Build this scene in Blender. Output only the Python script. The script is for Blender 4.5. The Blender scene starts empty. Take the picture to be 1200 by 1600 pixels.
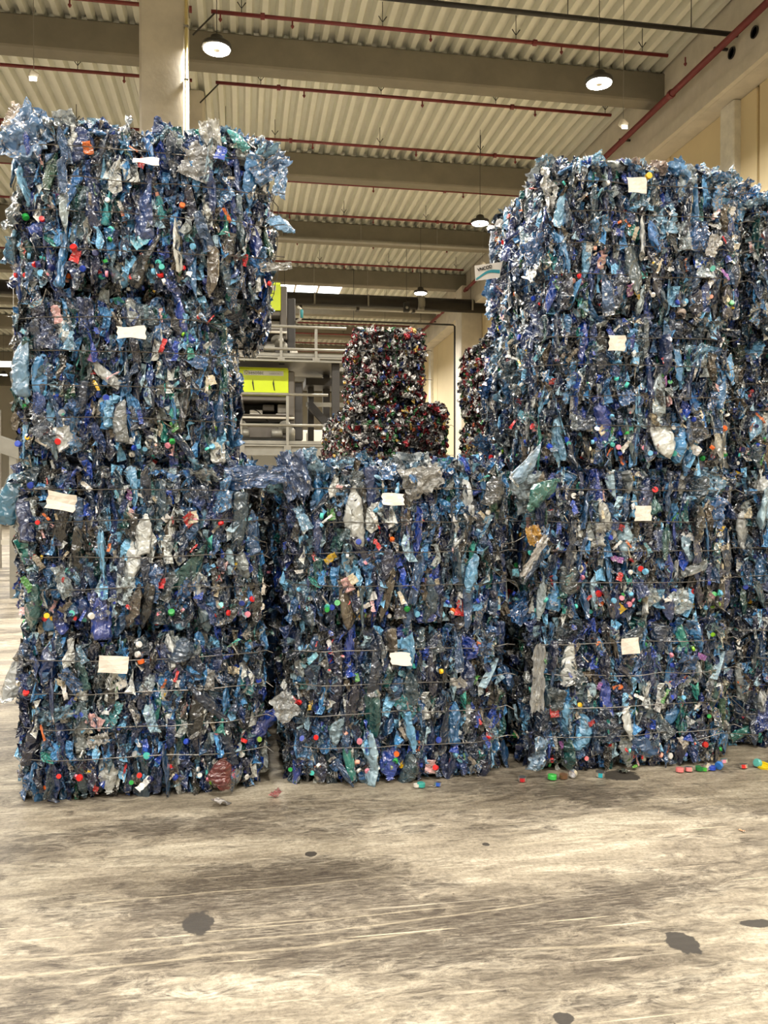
import bpy, math, random
import numpy as np
from mathutils import Vector, Matrix, Euler

# ------------------------------------------------------------------ camera, world, light, exposure
scene = bpy.context.scene
COL = scene.collection
EYE = 1.41
YAW = math.radians(9.65)
FPX = 1300.0
HZ = 785.0
cam_d = bpy.data.cameras.new('camera')
cam = bpy.data.objects.new('camera', cam_d)
COL.objects.link(cam)
cam.location = (0, 0, EYE)
cam.rotation_euler = (math.radians(90) - math.atan((800 - HZ) / FPX), 0, -YAW)
cam_d.sensor_fit = 'VERTICAL'
cam_d.sensor_height = 36
cam_d.sensor_width = 27
cam_d.lens = FPX / 1600 * 36
cam_d.clip_start = 0.05
cam_d.clip_end = 300
scene.camera = cam

world = bpy.data.worlds.new('world')
scene.world = world
world.use_nodes = True
world.node_tree.nodes['Background'].inputs[0].default_value = (0.75, 0.82, 0.9, 1)
world.node_tree.nodes['Background'].inputs[1].default_value = 0.3

LAMP_W = 330.0           # power of each high bay lamp
LAMP_COL = (1.0, 0.95, 0.87)
scene.view_settings.view_transform = 'Standard'
scene.view_settings.look = 'None'
scene.view_settings.gamma = 1
scene.view_settings.use_curve_mapping = False
scene.view_settings.exposure = 0.35
scene.cycles.max_bounces = 7
scene.cycles.diffuse_bounces = 4
scene.cycles.glossy_bounces = 3
scene.cycles.transmission_bounces = 4
scene.cycles.transparent_max_bounces = 6
scene.cycles.sample_clamp_indirect = 6.0
scene.cycles.caustics_reflective = False
scene.cycles.caustics_refractive = False

CT, ST = math.cos(YAW), math.sin(YAW)


def XZ(px, py, Y):
    """point on the plane at depth Y that a photograph point falls on"""
    a = (px - 600) / FPX
    dx, dy = a * CT + ST, -a * ST + CT
    t = Y / dy
    return dx * t, EYE + (HZ - py) / FPX * t


def floor_pt(px, py):
    t = EYE * FPX / (py - HZ)
    a = (px - 600) / FPX
    return (a * CT + ST) * t, (-a * ST + CT) * t


# ------------------------------------------------------------------ helpers
class MB:
    def __init__(self):
        self.v, self.f, self.m = [], [], []

    def add(self, vs, fs, mi=0):
        o = len(self.v)
        self.v += [tuple(p) for p in vs]
        self.f += [tuple(i + o for i in f) for f in fs]
        self.m += [mi] * len(fs)
        return self

    def box(self, x0, x1, y0, y1, z0, z1, mi=0):
        vs = [(x0, y0, z0), (x1, y0, z0), (x1, y1, z0), (x0, y1, z0), (x0, y0, z1), (x1, y0, z1), (x1, y1, z1), (x0, y1, z1)]
        fs = [(0, 3, 2, 1), (4, 5, 6, 7), (0, 1, 5, 4), (1, 2, 6, 5), (2, 3, 7, 6), (3, 0, 4, 7)]
        return self.add(vs, fs, mi)

    def cbox(self, x0, x1, y0, y1, z0, z1, c=0.01, mi=0):
        """box with chamfered vertical and horizontal edges"""
        pts = []
        for (z, k) in ((z0, c), (z0 + c, 0), (z1 - c, 0), (z1, c)):
            a0, a1, b0, b1 = x0 + k, x1 - k, y0 + k, y1 - k
            pts += [(a0 + c, b0, z), (a1 - c, b0, z), (a1, b0 + c, z), (a1, b1 - c, z), (a1 - c, b1, z), (a0 + c, b1, z), (a0, b1 - c, z), (a0, b0 + c, z)]
        fs = [tuple(range(7, -1, -1)), tuple(range(24, 32))]
        for r in range(3):
            for i in range(8):
                j = (i + 1) % 8
                fs.append((r * 8 + i, r * 8 + j, r * 8 + 8 + j, r * 8 + 8 + i))
        return self.add(pts, fs, mi)

    def tube(self, pts, r, n=6, mi=0, cap=True):
        pts = [Vector(p) for p in pts]
        rings, vs, fs = [], [], []
        up = Vector((0, 0, 1))
        for i, p in enumerate(pts):
            d = (pts[min(i + 1, len(pts) - 1)] - pts[max(i - 1, 0)])
            d = d.normalized() if d.length > 1e-9 else Vector((0, 1, 0))
            a = d.cross(up)
            if a.length < 0.05:
                a = d.cross(Vector((1, 0, 0)))
            a.normalize()
            b = d.cross(a)
            rr = r[i] if isinstance(r, (list, tuple)) else r
            for k in range(n):
                t = 2 * math.pi * k / n
                vs.append(p + a * (math.cos(t) * rr) + b * (math.sin(t) * rr))
        for i in range(len(pts) - 1):
            for k in range(n):
                j = (k + 1) % n
                fs.append((i * n + k, i * n + j, i * n + n + j, i * n + n + k))
        if cap:
            fs.append(tuple(range(n - 1, -1, -1)))
            fs.append(tuple(range((len(pts) - 1) * n, len(pts) * n)))
        return self.add(vs, fs, mi)

    def lathe(self, prof, n=16, c=(0, 0, 0), mi=0):
        vs, fs = [], []
        for (r, z) in prof:
            for k in range(n):
                t = 2 * math.pi * k / n
                vs.append((c[0] + r * math.cos(t), c[1] + r * math.sin(t), c[2] + z))
        for i in range(len(prof) - 1):
            for k in range(n):
                j = (k + 1) % n
                fs.append((i * n + k, i * n + j, i * n + n + j, i * n + n + k))
        fs.append(tuple(range(n - 1, -1, -1)))
        fs.append(tuple(range((len(prof) - 1) * n, len(prof) * n)))
        return self.add(vs, fs, mi)

    def mesh(self, name, mats=(), smooth=False):
        me = bpy.data.meshes.new(name)
        me.from_pydata(self.v, [], self.f)
        for m in (mats if isinstance(mats, (list, tuple)) else [mats]):
            me.materials.append(m)
        if any(self.m):
            me.polygons.foreach_set('material_index', self.m)
        if smooth:
            me.polygons.foreach_set('use_smooth', [True] * len(me.polygons))
        me.update()
        return me

    def build(self, name, mats, parent=None, smooth=False, loc=None):
        return link(name, self.mesh(name, mats, smooth), parent, loc)


def link(name, data, parent=None, loc=None):
    o = bpy.data.objects.new(name, data)
    COL.objects.link(o)
    if parent:
        o.parent = parent
    if loc is not None:
        o.location = loc
    return o


def tag(o, label=None, cat=None, group=None, kind=None):
    if label:
        o['label'] = label
    if cat:
        o['category'] = cat
    if group:
        o['group'] = group
    if kind:
        o['kind'] = kind
    return o


def empty(name, loc=(0, 0, 0), rz=0):
    o = bpy.data.objects.new(name, None)
    COL.objects.link(o)
    o.location = loc
    o.rotation_euler = (0, 0, rz)
    o.empty_display_size = 0.1
    return o


def srgb(r, g, b):
    f = lambda c: (c / 255 / 12.92) if c / 255 <= 0.04045 else ((c / 255 + 0.055) / 1.055) ** 2.4
    return (f(r), f(g), f(b), 1)


# ------------------------------------------------------------------ materials
def new_mat(name):
    m = bpy.data.materials.new(name)
    m.use_nodes = True
    nt = m.node_tree
    return m, nt, nt.nodes['Principled BSDF'], nt.nodes['Material Output']


def N(nt, t, **kw):
    n = nt.nodes.new(t)
    for k, v in kw.items():
        setattr(n, k, v)
    return n


def ramp(nt, stops, fac=None, interp='LINEAR'):
    r = N(nt, 'ShaderNodeValToRGB')
    r.color_ramp.interpolation = interp
    els = r.color_ramp.elements
    while len(els) < len(stops):
        els.new(0.5)
    for e, (p, c) in zip(els, stops):
        e.position = p
        e.color = c if len(c) == 4 else (*c, 1)
    if fac is not None:
        nt.links.new(fac, r.inputs[0])
    return r


def noise(nt, vec, scale, detail=4, rough=0.55, dist=0.0):
    n = N(nt, 'ShaderNodeTexNoise')
    n.inputs['Scale'].default_value = scale
    n.inputs['Detail'].default_value = detail
    n.inputs['Roughness'].default_value = rough
    n.inputs['Distortion'].default_value = dist
    if vec is not None:
        nt.links.new(vec, n.inputs['Vector'])
    return n


def mapping(nt, vec, scale=(1, 1, 1), loc=(0, 0, 0), rot=(0, 0, 0)):
    m = N(nt, 'ShaderNodeMapping')
    m.inputs['Scale'].default_value = scale
    m.inputs['Location'].default_value = loc
    m.inputs['Rotation'].default_value = rot
    nt.links.new(vec, m.inputs['Vector'])
    return m.outputs[0]


def math_n(nt, op, a, b=None, clamp=False):
    n = N(nt, 'ShaderNodeMath', operation=op)
    n.use_clamp = clamp
    for i, x in enumerate((a, b)):
        if x is None:
            continue
        if isinstance(x, (int, float)):
            n.inputs[i].default_value = x
        else:
            nt.links.new(x, n.inputs[i])
    return n.outputs[0]


def mix_col(nt, fac, a, b, mode='MIX'):
    n = N(nt, 'ShaderNodeMix', data_type='RGBA', blend_type=mode)
    for i, x in ((0, fac), (6, a), (7, b)):
        if isinstance(x, (int, float)):
            n.inputs[i].default_value = x
        elif isinstance(x, tuple):
            n.inputs[i].default_value = x
        else:
            nt.links.new(x, n.inputs[i])
    return n.outputs[2]


def simple(name, col, rough=0.5, metal=0.0, var=0.12, scale=6.0, bump=0.0, bscale=40.0):
    m, nt, b, out = new_mat(name)
    tc = N(nt, 'ShaderNodeTexCoord')
    n = noise(nt, tc.outputs['Object'], scale, 5, 0.6)
    lo = tuple(c * (1 - var) for c in col[:3]) + (1,)
    hi = tuple(min(1, c * (1 + var)) for c in col[:3]) + (1,)
    r = ramp(nt, [(0.3, lo), (0.7, hi)], n.outputs[0])
    nt.links.new(r.outputs[0], b.inputs['Base Color'])
    b.inputs['Roughness'].default_value = rough
    b.inputs['Metallic'].default_value = metal
    if bump:
        n2 = noise(nt, tc.outputs['Object'], bscale, 3)
        bp = N(nt, 'ShaderNodeBump')
        bp.inputs['Strength'].default_value = bump
        bp.inputs['Distance'].default_value = 0.01
        nt.links.new(n2.outputs[0], bp.inputs['Height'])
        nt.links.new(bp.outputs[0], b.inputs['Normal'])
    return m


def emis(name, col, s):
    m, nt, b, out = new_mat(name)
    b.inputs['Base Color'].default_value = (*col[:3], 1)
    b.inputs['Emission Color'].default_value = (*col[:3], 1)
    b.inputs['Emission Strength'].default_value = s
    return m


def plastic(name, transl=0.0, transp=0.0, rough=0.16, bump=0.35, bscale=30.0, spec=0.7, attr=False, metal=0.0):
    """crumpled plastic; its tint is the object's own colour (or the colour stored on the scraps)"""
    m, nt, b, out = new_mat(name)
    tc = N(nt, 'ShaderNodeTexCoord')
    if attr:
        a = N(nt, 'ShaderNodeAttribute', attribute_name='tint')
        col = a.outputs['Color']
        vec = tc.outputs['Object']
    else:
        oi = N(nt, 'ShaderNodeObjectInfo')
        col = oi.outputs['Color']
        ad = N(nt, 'ShaderNodeVectorMath', operation='ADD')
        nt.links.new(tc.outputs['Object'], ad.inputs[0])
        cx = N(nt, 'ShaderNodeCombineXYZ')
        k = math_n(nt, 'MULTIPLY', oi.outputs['Random'], 37.0)
        nt.links.new(k, cx.inputs[0])
        nt.links.new(k, cx.inputs[2])
        nt.links.new(cx.outputs[0], ad.inputs[1])
        vec = ad.outputs[0]
    n1 = noise(nt, vec, bscale * 0.6, 2, 0.5)
    n2 = noise(nt, vec, bscale, 2, 0.55, 0.8)
    vo = N(nt, 'ShaderNodeTexVoronoi')
    vo.inputs['Scale'].default_value = bscale * 1.3
    nt.links.new(vec, vo.inputs['Vector'])
    hgt = math_n(nt, 'ADD', n2.outputs[0], math_n(nt, 'MULTIPLY', vo.outputs['Distance'], 0.5))
    cvar = ramp(nt, [(0.3, (0.72, 0.72, 0.74, 1)), (0.7, (1.3, 1.3, 1.28, 1))], n1.outputs[0])
    c2 = mix_col(nt, 1.0, col, cvar.outputs[0], 'MULTIPLY')
    bp = N(nt, 'ShaderNodeBump')
    bp.inputs['Strength'].default_value = bump
    bp.inputs['Distance'].default_value = 0.05
    nt.links.new(hgt, bp.inputs['Height'])
    if metal:
        nt.links.new(c2, b.inputs['Base Color'])
        b.inputs['Roughness'].default_value = rough
        b.inputs['Metallic'].default_value = metal
        nt.links.new(bp.outputs[0], b.inputs['Normal'])
        return m
    df = N(nt, 'ShaderNodeBsdfDiffuse')
    nt.links.new(c2, df.inputs[0])
    nt.links.new(bp.outputs[0], df.inputs['Normal'])
    sh = df.outputs[0]

    def over(sh, node, fac):
        mx = N(nt, 'ShaderNodeMixShader')
        if isinstance(fac, float):
            mx.inputs[0].default_value = fac
        else:
            nt.links.new(fac, mx.inputs[0])
        nt.links.new(sh, mx.inputs[1])
        nt.links.new(node.outputs[0], mx.inputs[2])
        return mx.outputs[0]
    if transl:
        t = N(nt, 'ShaderNodeBsdfTranslucent')
        nt.links.new(c2, t.inputs[0])
        sh = over(sh, t, transl)
    if transp:
        t = N(nt, 'ShaderNodeBsdfTransparent')
        nt.links.new(mix_col(nt, 0.5, c2, (1, 1, 1, 1)), t.inputs[0])
        sh = over(sh, t, transp)
    # clear coat of the plastic itself: several thin layers reflect
    gl = N(nt, 'ShaderNodeBsdfGlossy')
    gl.inputs['Roughness'].default_value = rough
    gl.inputs['Color'].default_value = (1, 1, 1, 1)
    nt.links.new(bp.outputs[0], gl.inputs['Normal'])
    fr = N(nt, 'ShaderNodeFresnel')
    fr.inputs['IOR'].default_value = 1.55
    nt.links.new(bp.outputs[0], fr.inputs['Normal'])
    fac = math_n(nt, 'MULTIPLY', fr.outputs[0], spec * 2.0, True)
    sh = over(sh, gl, fac)
    nt.links.new(sh, out.inputs[0])
    return m


M = {}
M['bottle'] = plastic('bottle_plastic', transl=0.15, transp=0.22, rough=0.24, bump=0.6, bscale=4.5, spec=1.15)
M['film'] = plastic('film_plastic', transl=0.3, transp=0.30, rough=0.26, bump=0.6, bscale=4.5, spec=1.15)
M['cap'] = plastic('cap_plastic', rough=0.3, bump=0.03, spec=0.6)
M['scrap'] = plastic('label_film', transl=0.15, rough=0.35, bump=0.4, bscale=4, spec=0.7)
M['mass'] = plastic('pressed_plastic', transl=0.05, rough=0.24, bump=0.6, bscale=35, spec=1.15, attr=True)
M['canmass'] = plastic('pressed_cans', rough=0.3, bump=0.6, bscale=30, attr=True, metal=0.45)
M['can'] = plastic('can_print', rough=0.26, bump=0.5, bscale=5, metal=0.6)
M['canend'] = simple('can_lid', srgb(200, 200, 198), 0.25, 0.9)
M['wire'] = simple('baling_wire_steel', srgb(92, 88, 82), 0.35, 0.6, 0.25, 30)
M['paper'] = simple('tag_paper', srgb(226, 218, 206), 0.8, 0, 0.04, 8, 0.15, 12)
M['concrete'] = simple('precast_concrete', srgb(206, 199, 184), 0.85, 0, 0.12, 2.2, 0.2, 14)
M['concrete2'] = simple('beam_concrete', srgb(128, 122, 108), 0.85, 0, 0.10, 2.2, 0.2, 14)
M['deck'] = simple('roof_sheet_metal', srgb(222, 222, 209), 0.5, 0.1, 0.05, 2)
M['panel'] = simple('cream_wall_panel', srgb(222, 205, 165), 0.6, 0, 0.03, 1.5)
M['panelw'] = simple('white_wall_panel', srgb(215, 210, 196), 0.6, 0, 0.03, 1.5)
M['trimw'] = simple('white_trim_metal', srgb(225, 222, 210), 0.5)
M['red'] = simple('red_pipe_paint', srgb(116, 42, 42), 0.45, 0, 0.12, 9)
M['dark'] = simple('dark_steel', srgb(52, 50, 48), 0.5, 0.3, 0.15)
M['steel'] = simple('galvanised_steel', srgb(146, 143, 133), 0.45, 0.35, 0.12, 5)
M['grey'] = simple('machine_grey_paint', srgb(96, 90, 82), 0.5, 0.05, 0.08, 5)
M['greyd'] = simple('machine_dark_paint', srgb(58, 55, 52), 0.5, 0.05, 0.1, 5)
M['lime'] = simple('lime_panel_paint', srgb(206, 226, 8), 0.4, 0, 0.04, 4)
M['white'] = simple('white_plastic', srgb(228, 222, 208), 0.5)
M['black'] = simple('black_print', srgb(22, 22, 22), 0.6)
M['greyp'] = simple('grey_print', srgb(140, 138, 130), 0.6)
M['olive'] = simple('olive_print', srgb(150, 150, 70), 0.6)
M['plate'] = simple('silver_plate', srgb(205, 205, 195), 0.5, 0.1)
M['yellow'] = simple('yellow_pipe', srgb(232, 214, 150), 0.4)
M['teal'] = simple('teal_print', srgb(60, 150, 160), 0.5)
M['sky'] = emis('skylight_daylight', (0.95, 0.98, 1.0), 5.0)
M['lens'] = emis('lamp_lens', LAMP_COL, 40.0)
M['strip'] = emis('strip_lamp', (1, 0.97, 0.9), 5.0)


def floor_material():
    m, nt, b, out = new_mat('worn_concrete_floor')
    tc = N(nt, 'ShaderNodeTexCoord')
    P = tc.outputs['Object']
    sep = N(nt, 'ShaderNodeSeparateXYZ')
    nt.links.new(P, sep.inputs[0])
    big = noise(nt, mapping(nt, P, (0.7, 1.7, 1), (3.1, 2.85, 0)), 1.0, 3, 0.5, 0.5)
    mid = noise(nt, mapping(nt, P, (1.5, 5.5, 1), (0, 2, 0)), 1.0, 10, 0.72, 0.9)
    rag = noise(nt, mapping(nt, P, (8.0, 17.0, 1), (7, 3, 0), (0, 0, 0.04)), 1.0, 10, 0.8, 0.8)
    streak = noise(nt, mapping(nt, P, (3.5, 26.0, 1), (0, 0, 0), (0, 0, 0.03)), 1.0, 10, 0.75, 0.9)
    fine = noise(nt, mapping(nt, P, (16.0, 105.0, 1), (5, 1, 0), (0, 0, -0.02)), 1.0, 5, 0.7, 0.5)
    grain = noise(nt, P, 60.0, 5, 0.75)
    # pale worn screed
    base = ramp(nt, [(0.34, srgb(124, 115, 101)), (0.5, srgb(166, 156, 138)), (0.64, srgb(202, 193, 174))], mid.outputs[0])
    f0 = ramp(nt, [(0.36, (0.78, 0.77, 0.75, 1)), (0.62, (1.1, 1.1, 1.1, 1))], streak.outputs[0])
    c = mix_col(nt, 0.8, base.outputs[0], f0.outputs[0], 'MULTIPLY')
    f1 = ramp(nt, [(0.36, (0.70, 0.68, 0.65, 1)), (0.58, (1.08, 1.08, 1.08, 1))], fine.outputs[0])
    c = mix_col(nt, 0.5, c, f1.outputs[0], 'MULTIPLY')
    g1 = ramp(nt, [(0.36, (0.6, 0.59, 0.57, 1)), (0.56, (1.12, 1.12, 1.12, 1))], grain.outputs[0])
    c = mix_col(nt, 0.8, c, g1.outputs[0], 'MULTIPLY')
    # dark rubber and dirt, ragged smears along the driving direction
    s = math_n(nt, 'ADD', math_n(nt, 'MULTIPLY', big.outputs[0], 1.15), math_n(nt, 'MULTIPLY', rag.outputs[0], 1.15))
    s = math_n(nt, 'ADD', s, math_n(nt, 'MULTIPLY', mid.outputs[0], 0.45))
    s = math_n(nt, 'ADD', s, math_n(nt, 'MULTIPLY', grain.outputs[0], 0.25))
    k = math_n(nt, 'MULTIPLY', math_n(nt, 'SUBTRACT', s, 1.42), 5.0, True)
    fk = ramp(nt, [(0.38, (1, 1, 1, 1)), (0.62, (0.6, 0.6, 0.6, 1))], fine.outputs[0])
    k = math_n(nt, 'MULTIPLY', k, fk.outputs[0])
    c = mix_col(nt, math_n(nt, 'MULTIPLY', k, 0.95), c, srgb(62, 54, 47))
    # pale scuffs
    scf = noise(nt, mapping(nt, P, (2.2, 34.0, 1), (11, 4, 0), (0, 0, 0.06)), 1.0, 3, 0.5, 0.3)
    k = math_n(nt, 'MULTIPLY', math_n(nt, 'SUBTRACT', scf.outputs[0], 0.66), 9.0, True)
    c = mix_col(nt, math_n(nt, 'MULTIPLY', k, 0.6), c, srgb(224, 213, 190))
    # long pale scrape marks left by forks and shovels: (y0, slope, bow, half width, x0, x1)
    wob = noise(nt, mapping(nt, P, (1.2, 0.2, 1)), 1.0, 2)
    wobv = math_n(nt, 'MULTIPLY', math_n(nt, 'SUBTRACT', wob.outputs[0], 0.5), 0.10)
    for (y0, sl, bow, hw, x0, x1) in ((2.62, 0.03, 0.05, 0.012, -0.95, 0.75), (2.70, 0.02, 0.06, 0.008, -0.9, 1.2), (2.77, 0.045, 0.0, 0.006, -0.4, 0.9),
                                      (3.22, 0.02, 0.02, 0.006, 0.9, 1.9), (2.55, -0.02, -0.04, 0.012, 0.7, 1.6), (3.05, 0.02, 0.03, 0.008, -0.7, 0.6)):
        yy = math_n(nt, 'ADD', math_n(nt, 'MULTIPLY', sep.outputs[0], sl), y0)
        yy = math_n(nt, 'ADD', yy, math_n(nt, 'MULTIPLY', math_n(nt, 'MULTIPLY', sep.outputs[0], sep.outputs[0]), bow))
        d = math_n(nt, 'ABSOLUTE', math_n(nt, 'SUBTRACT', math_n(nt, 'ADD', sep.outputs[1], wobv), yy))
        band = math_n(nt, 'SUBTRACT', 1.0, math_n(nt, 'DIVIDE', d, hw), True)
        inx = math_n(nt, 'MULTIPLY', math_n(nt, 'MULTIPLY', math_n(nt, 'SUBTRACT', sep.outputs[0], x0), 4.0, True),
                     math_n(nt, 'MULTIPLY', math_n(nt, 'SUBTRACT', x1, sep.outputs[0]), 4.0, True))
        fc = math_n(nt, 'MULTIPLY', math_n(nt, 'MULTIPLY', band, inx), math_n(nt, 'MULTIPLY', fine.outputs[0], 0.6), True)
        c = mix_col(nt, fc, c, srgb(226, 212, 182))
    # thin diagonal scratches
    for rot, off, col, thr in ((0.9, 2.0, srgb(222, 208, 180), 0.73), (-0.75, 7.0, srgb(226, 212, 182), 0.73), (1.35, 4.0, srgb(70, 62, 54), 0.745)):
        sc = noise(nt, mapping(nt, P, (1.4, 60.0, 1), (off, off, 0), (0, 0, rot)), 1.0, 1, 0.4)
        fc = math_n(nt, 'MULTIPLY', math_n(nt, 'SUBTRACT', sc.outputs[0], thr), 14.0, True)
        c = mix_col(nt, math_n(nt, 'MULTIPLY', fc, 0.7), c, col)
    # tiny dark pits
    vor = N(nt, 'ShaderNodeTexVoronoi')
    vor.inputs['Scale'].default_value = 9.0
    nt.links.new(P, vor.inputs['Vector'])
    pit = math_n(nt, 'LESS_THAN', math_n(nt, 'ADD', vor.outputs['Distance'], math_n(nt, 'MULTIPLY', grain.outputs[0], 0.05)), 0.062)
    c = mix_col(nt, math_n(nt, 'MULTIPLY', pit, 0.8), c, srgb(58, 50, 43))
    # patches where the top layer has come off or been wetted: (x, y, rx, ry)
    dn = noise(nt, P, 14.0, 4, 0.6)
    dv = math_n(nt, 'MULTIPLY', math_n(nt, 'SUBTRACT', dn.outputs[0], 0.5), 1.3)
    for (px, py, rx, ry) in ((306, 1445, 0.056, 0.085), (1071, 1478, 0.052, 0.075), (485, 1337, 0.022, 0.028), (760, 1322, 0.016, 0.018), (968, 1213, 0.11, 0.085), (884, 1598, 0.03, 0.03), (1188, 1446, 0.06, 0.03)):
        x, y = floor_pt(px, py)
        ex = math_n(nt, 'DIVIDE', math_n(nt, 'SUBTRACT', sep.outputs[0], x), rx)
        ey = math_n(nt, 'DIVIDE', math_n(nt, 'SUBTRACT', sep.outputs[1], y), ry)
        d = math_n(nt, 'SQRT', math_n(nt, 'ADD', math_n(nt, 'MULTIPLY', ex, ex), math_n(nt, 'MULTIPLY', ey, ey)))
        d = math_n(nt, 'ADD', d, dv)
        k2 = math_n(nt, 'MULTIPLY', math_n(nt, 'SUBTRACT', 1.0, d), 9.0, True)
        c = mix_col(nt, math_n(nt, 'MULTIPLY', k2, 0.95), c, srgb(62, 58, 54))
    nt.links.new(c, b.inputs['Base Color'])
    rg = ramp(nt, [(0.3, (0.42, 0.42, 0.42, 1)), (0.7, (0.62, 0.62, 0.62, 1))], mid.outputs[0])
    nt.links.new(rg.outputs[0], b.inputs['Roughness'])
    b.inputs['Specular IOR Level'].default_value = 0.3
    bp = N(nt, 'ShaderNodeBump')
    bp.inputs['Strength'].default_value = 0.25
    bp.inputs['Distance'].default_value = 0.01
    nt.links.new(math_n(nt, 'ADD', streak.outputs[0], math_n(nt, 'MULTIPLY', grain.outputs[0], 0.5)), bp.inputs['Height'])
    nt.links.new(bp.outputs[0], b.inputs['Normal'])
    return m


# ------------------------------------------------------------------ the hall
HX0, HX1, HY0, HY1 = -24.0, 8.8, -14.0, 62.0
DECK = 10.05
BEAM0 = 9.42
BEAM_Y = [0.8 + 5.0 * i for i in range(-2, 13)]
PIER = (-1.42, -0.78)
fl = MB()
fl.add([(HX0, HY0, 0), (HX1, HY0, 0), (HX1, HY1, 0), (HX0, HY1, 0)], [(0, 1, 2, 3)])
tag(fl.build('floor', floor_material()), kind='structure')

# corrugated roof deck, one sheet run between each pair of beams
ceil = tag(MB().box(HX0, HX1 + 0.6, HY0, HY1, DECK + 0.22, DECK + 0.3).build('ceiling', M['deck']), kind='structure')
pitch, dep = 0.28, 0.13
prof = []
x = HX0
while x < 8.45:
    prof += [(x, DECK), (x + 0.10, DECK), (x + 0.145, DECK + dep), (x + 0.235, DECK + dep)]
    x += pitch
sheet = MB()
vs = [(px_, 0.0, pz) for (px_, pz) in prof] + [(px_, 4.98, pz) for (px_, pz) in prof]
n = len(prof)
sheet.add(vs, [(i, i + 1, n + i + 1, n + i) for i in range(n - 1)])
sheet_me = sheet.mesh('roof_sheet', M['deck'])
for y in BEAM_Y:
    link('roof_sheet', sheet_me, ceil, (0, y + 0.01, 0))

for i, y in enumerate(BEAM_Y):
    b = MB()
    b.cbox(HX0, 8.42, y - 0.2, y + 0.2, BEAM0 + 0.02, DECK - 0.03, 0.03)
    o = b.build('trim_%d' % (i + 1), M['concrete2'])
    tag(o, 'grey concrete roof beam', None, None, 'structure')
g = MB()
g.cbox(8.36, 8.86, HY0, HY1, 8.62, DECK + 0.18, 0.05)
g.box(8.30, 8.40, HY0, HY1, 8.62, 8.86)
girder = tag(g.build('trim_20', M['concrete']), 'long concrete edge girder above the cream wall', kind='structure')
for yy in (12.6, 13.25, 22.6, 23.25):
    o = MB().lathe([(0.10, 0), (0.10, -0.02), (0.085, -0.021), (0.08, 0.0)], 16).build('opening_disc', M['dark'], girder, loc=(8.35, yy, 9.17))  # flat dark disc: the shade inside a hole put into colour, nothing cut
    o.rotation_euler = (0, math.pi / 2, 0)

# right wall of tall cream panels
wall = MB().box(8.86, 9.1, HY0, HY1, 0, 8.7).build('wall_right', M['panel'])
tag(wall, kind='structure')
pan = MB().cbox(-0.06, 0, 0.01, 2.94, 0.0, 8.6, 0.012).mesh('wall_panel', M['panel'])
for k in range(25):
    link('wall_panel', pan, wall, (8.86, HY0 + 0.2 + k * 3.0, 0.02))
cover = MB().cbox(-0.16, 0, -0.22, 0.22, 0, 8.6, 0.02).mesh('cover_strip', M['trimw'])
for yy in (13.9, 24.2, 38.2, 48.2):
    link('cover_strip', cover, wall, (8.82, yy, 0.02))
for k, yy in enumerate((-9.2, 0.8, 10.8, 30.4, 40.8, 50.8)):
    c = MB().cbox(8.0, 8.8, yy - 0.45, yy + 0.45, 0, 9.45, 0.03).build('trim_%d' % (30 + k), M['concrete'])
    tag(c, kind='structure')
tag(MB().box(HX0 - 0.2, HX0, HY0, HY1, 0, DECK + 0.2).build('wall_left', M['panelw']), kind='structure')
tag(MB().box(HX0, HX1, HY1, HY1 + 0.2, 0, DECK + 0.2).build('wall_back', M['panelw']), kind='structure')
tag(MB().box(HX0, HX1, HY0 - 0.2, HY0, 0, DECK + 0.2).build('wall_front', M['panelw']), kind='structure')

# the free-standing column row on the left
for k, yy in enumerate((12.15, 17.9, 23.6, 29.3, 35.0, 40.7)):
    c = MB().cbox(PIER[0], PIER[1], yy, yy + 0.8, 0, DECK, 0.035)
    col = empty('concrete_column', (0, 0, 0))
    o = c.build('shaft', M['concrete'], col)
    MB().box(PIER[0] - 0.012, PIER[1] + 0.012, yy - 0.012, yy + 0.75, 8.68, 8.70).build('joint_line', M['concrete2'], col)
    tag(col, ['tall pale concrete column right behind the left stack of bales', 'second concrete column in the row behind the left stack',
              'third concrete column in the row behind the left stack', 'fourth concrete column in the row behind the left stack',
              'fifth concrete column in the row behind the left stack', 'farthest concrete column in the row behind the left stack'][k], 'column', 'concrete columns in a row')
cond = empty('conduit_pipe', (0, 0, 0))
MB().tube([(-0.77, 12.11, 0.0), (-0.77, 12.11, DECK)], 0.022, 8).build('pipe', M['yellow'], cond, True)
for z in (4.2, 6.2, 7.35, 8.1):
    MB().box(-0.805, -0.735, 12.08, 12.15, z, z + 0.03).build('clamp', M['steel'], cond)
tag(cond, 'pale yellow pipe running up the edge of the nearest column', 'pipe')

# ------------------------------------------------------------------ overhead services
def sprinkler(y, x0, x1, z, label, first=0.7, head=True):
    t = empty('sprinkler_pipe', (0, y, z))
    MB().tube([(x0, 0, 0), (x1, 0, 0)], 0.033, 8).build('pipe', M['red'], t, True)
    xx = x0 + first
    k = 0
    while xx < x1 - 0.1:
        link('hanger_rod', HANG, t, (xx, 0, 0))
        if head:
            link('sprinkler_head', HEAD, t, (xx + 0.85, 0, 0))
        if k % 2 == 0:
            link('coupling', COUP, t, (xx + 0.35, 0, 0))
        xx += 2.4
        k += 1
    tag(t, label, 'pipe', 'red sprinkler pipes under the roof')
    return t


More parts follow.
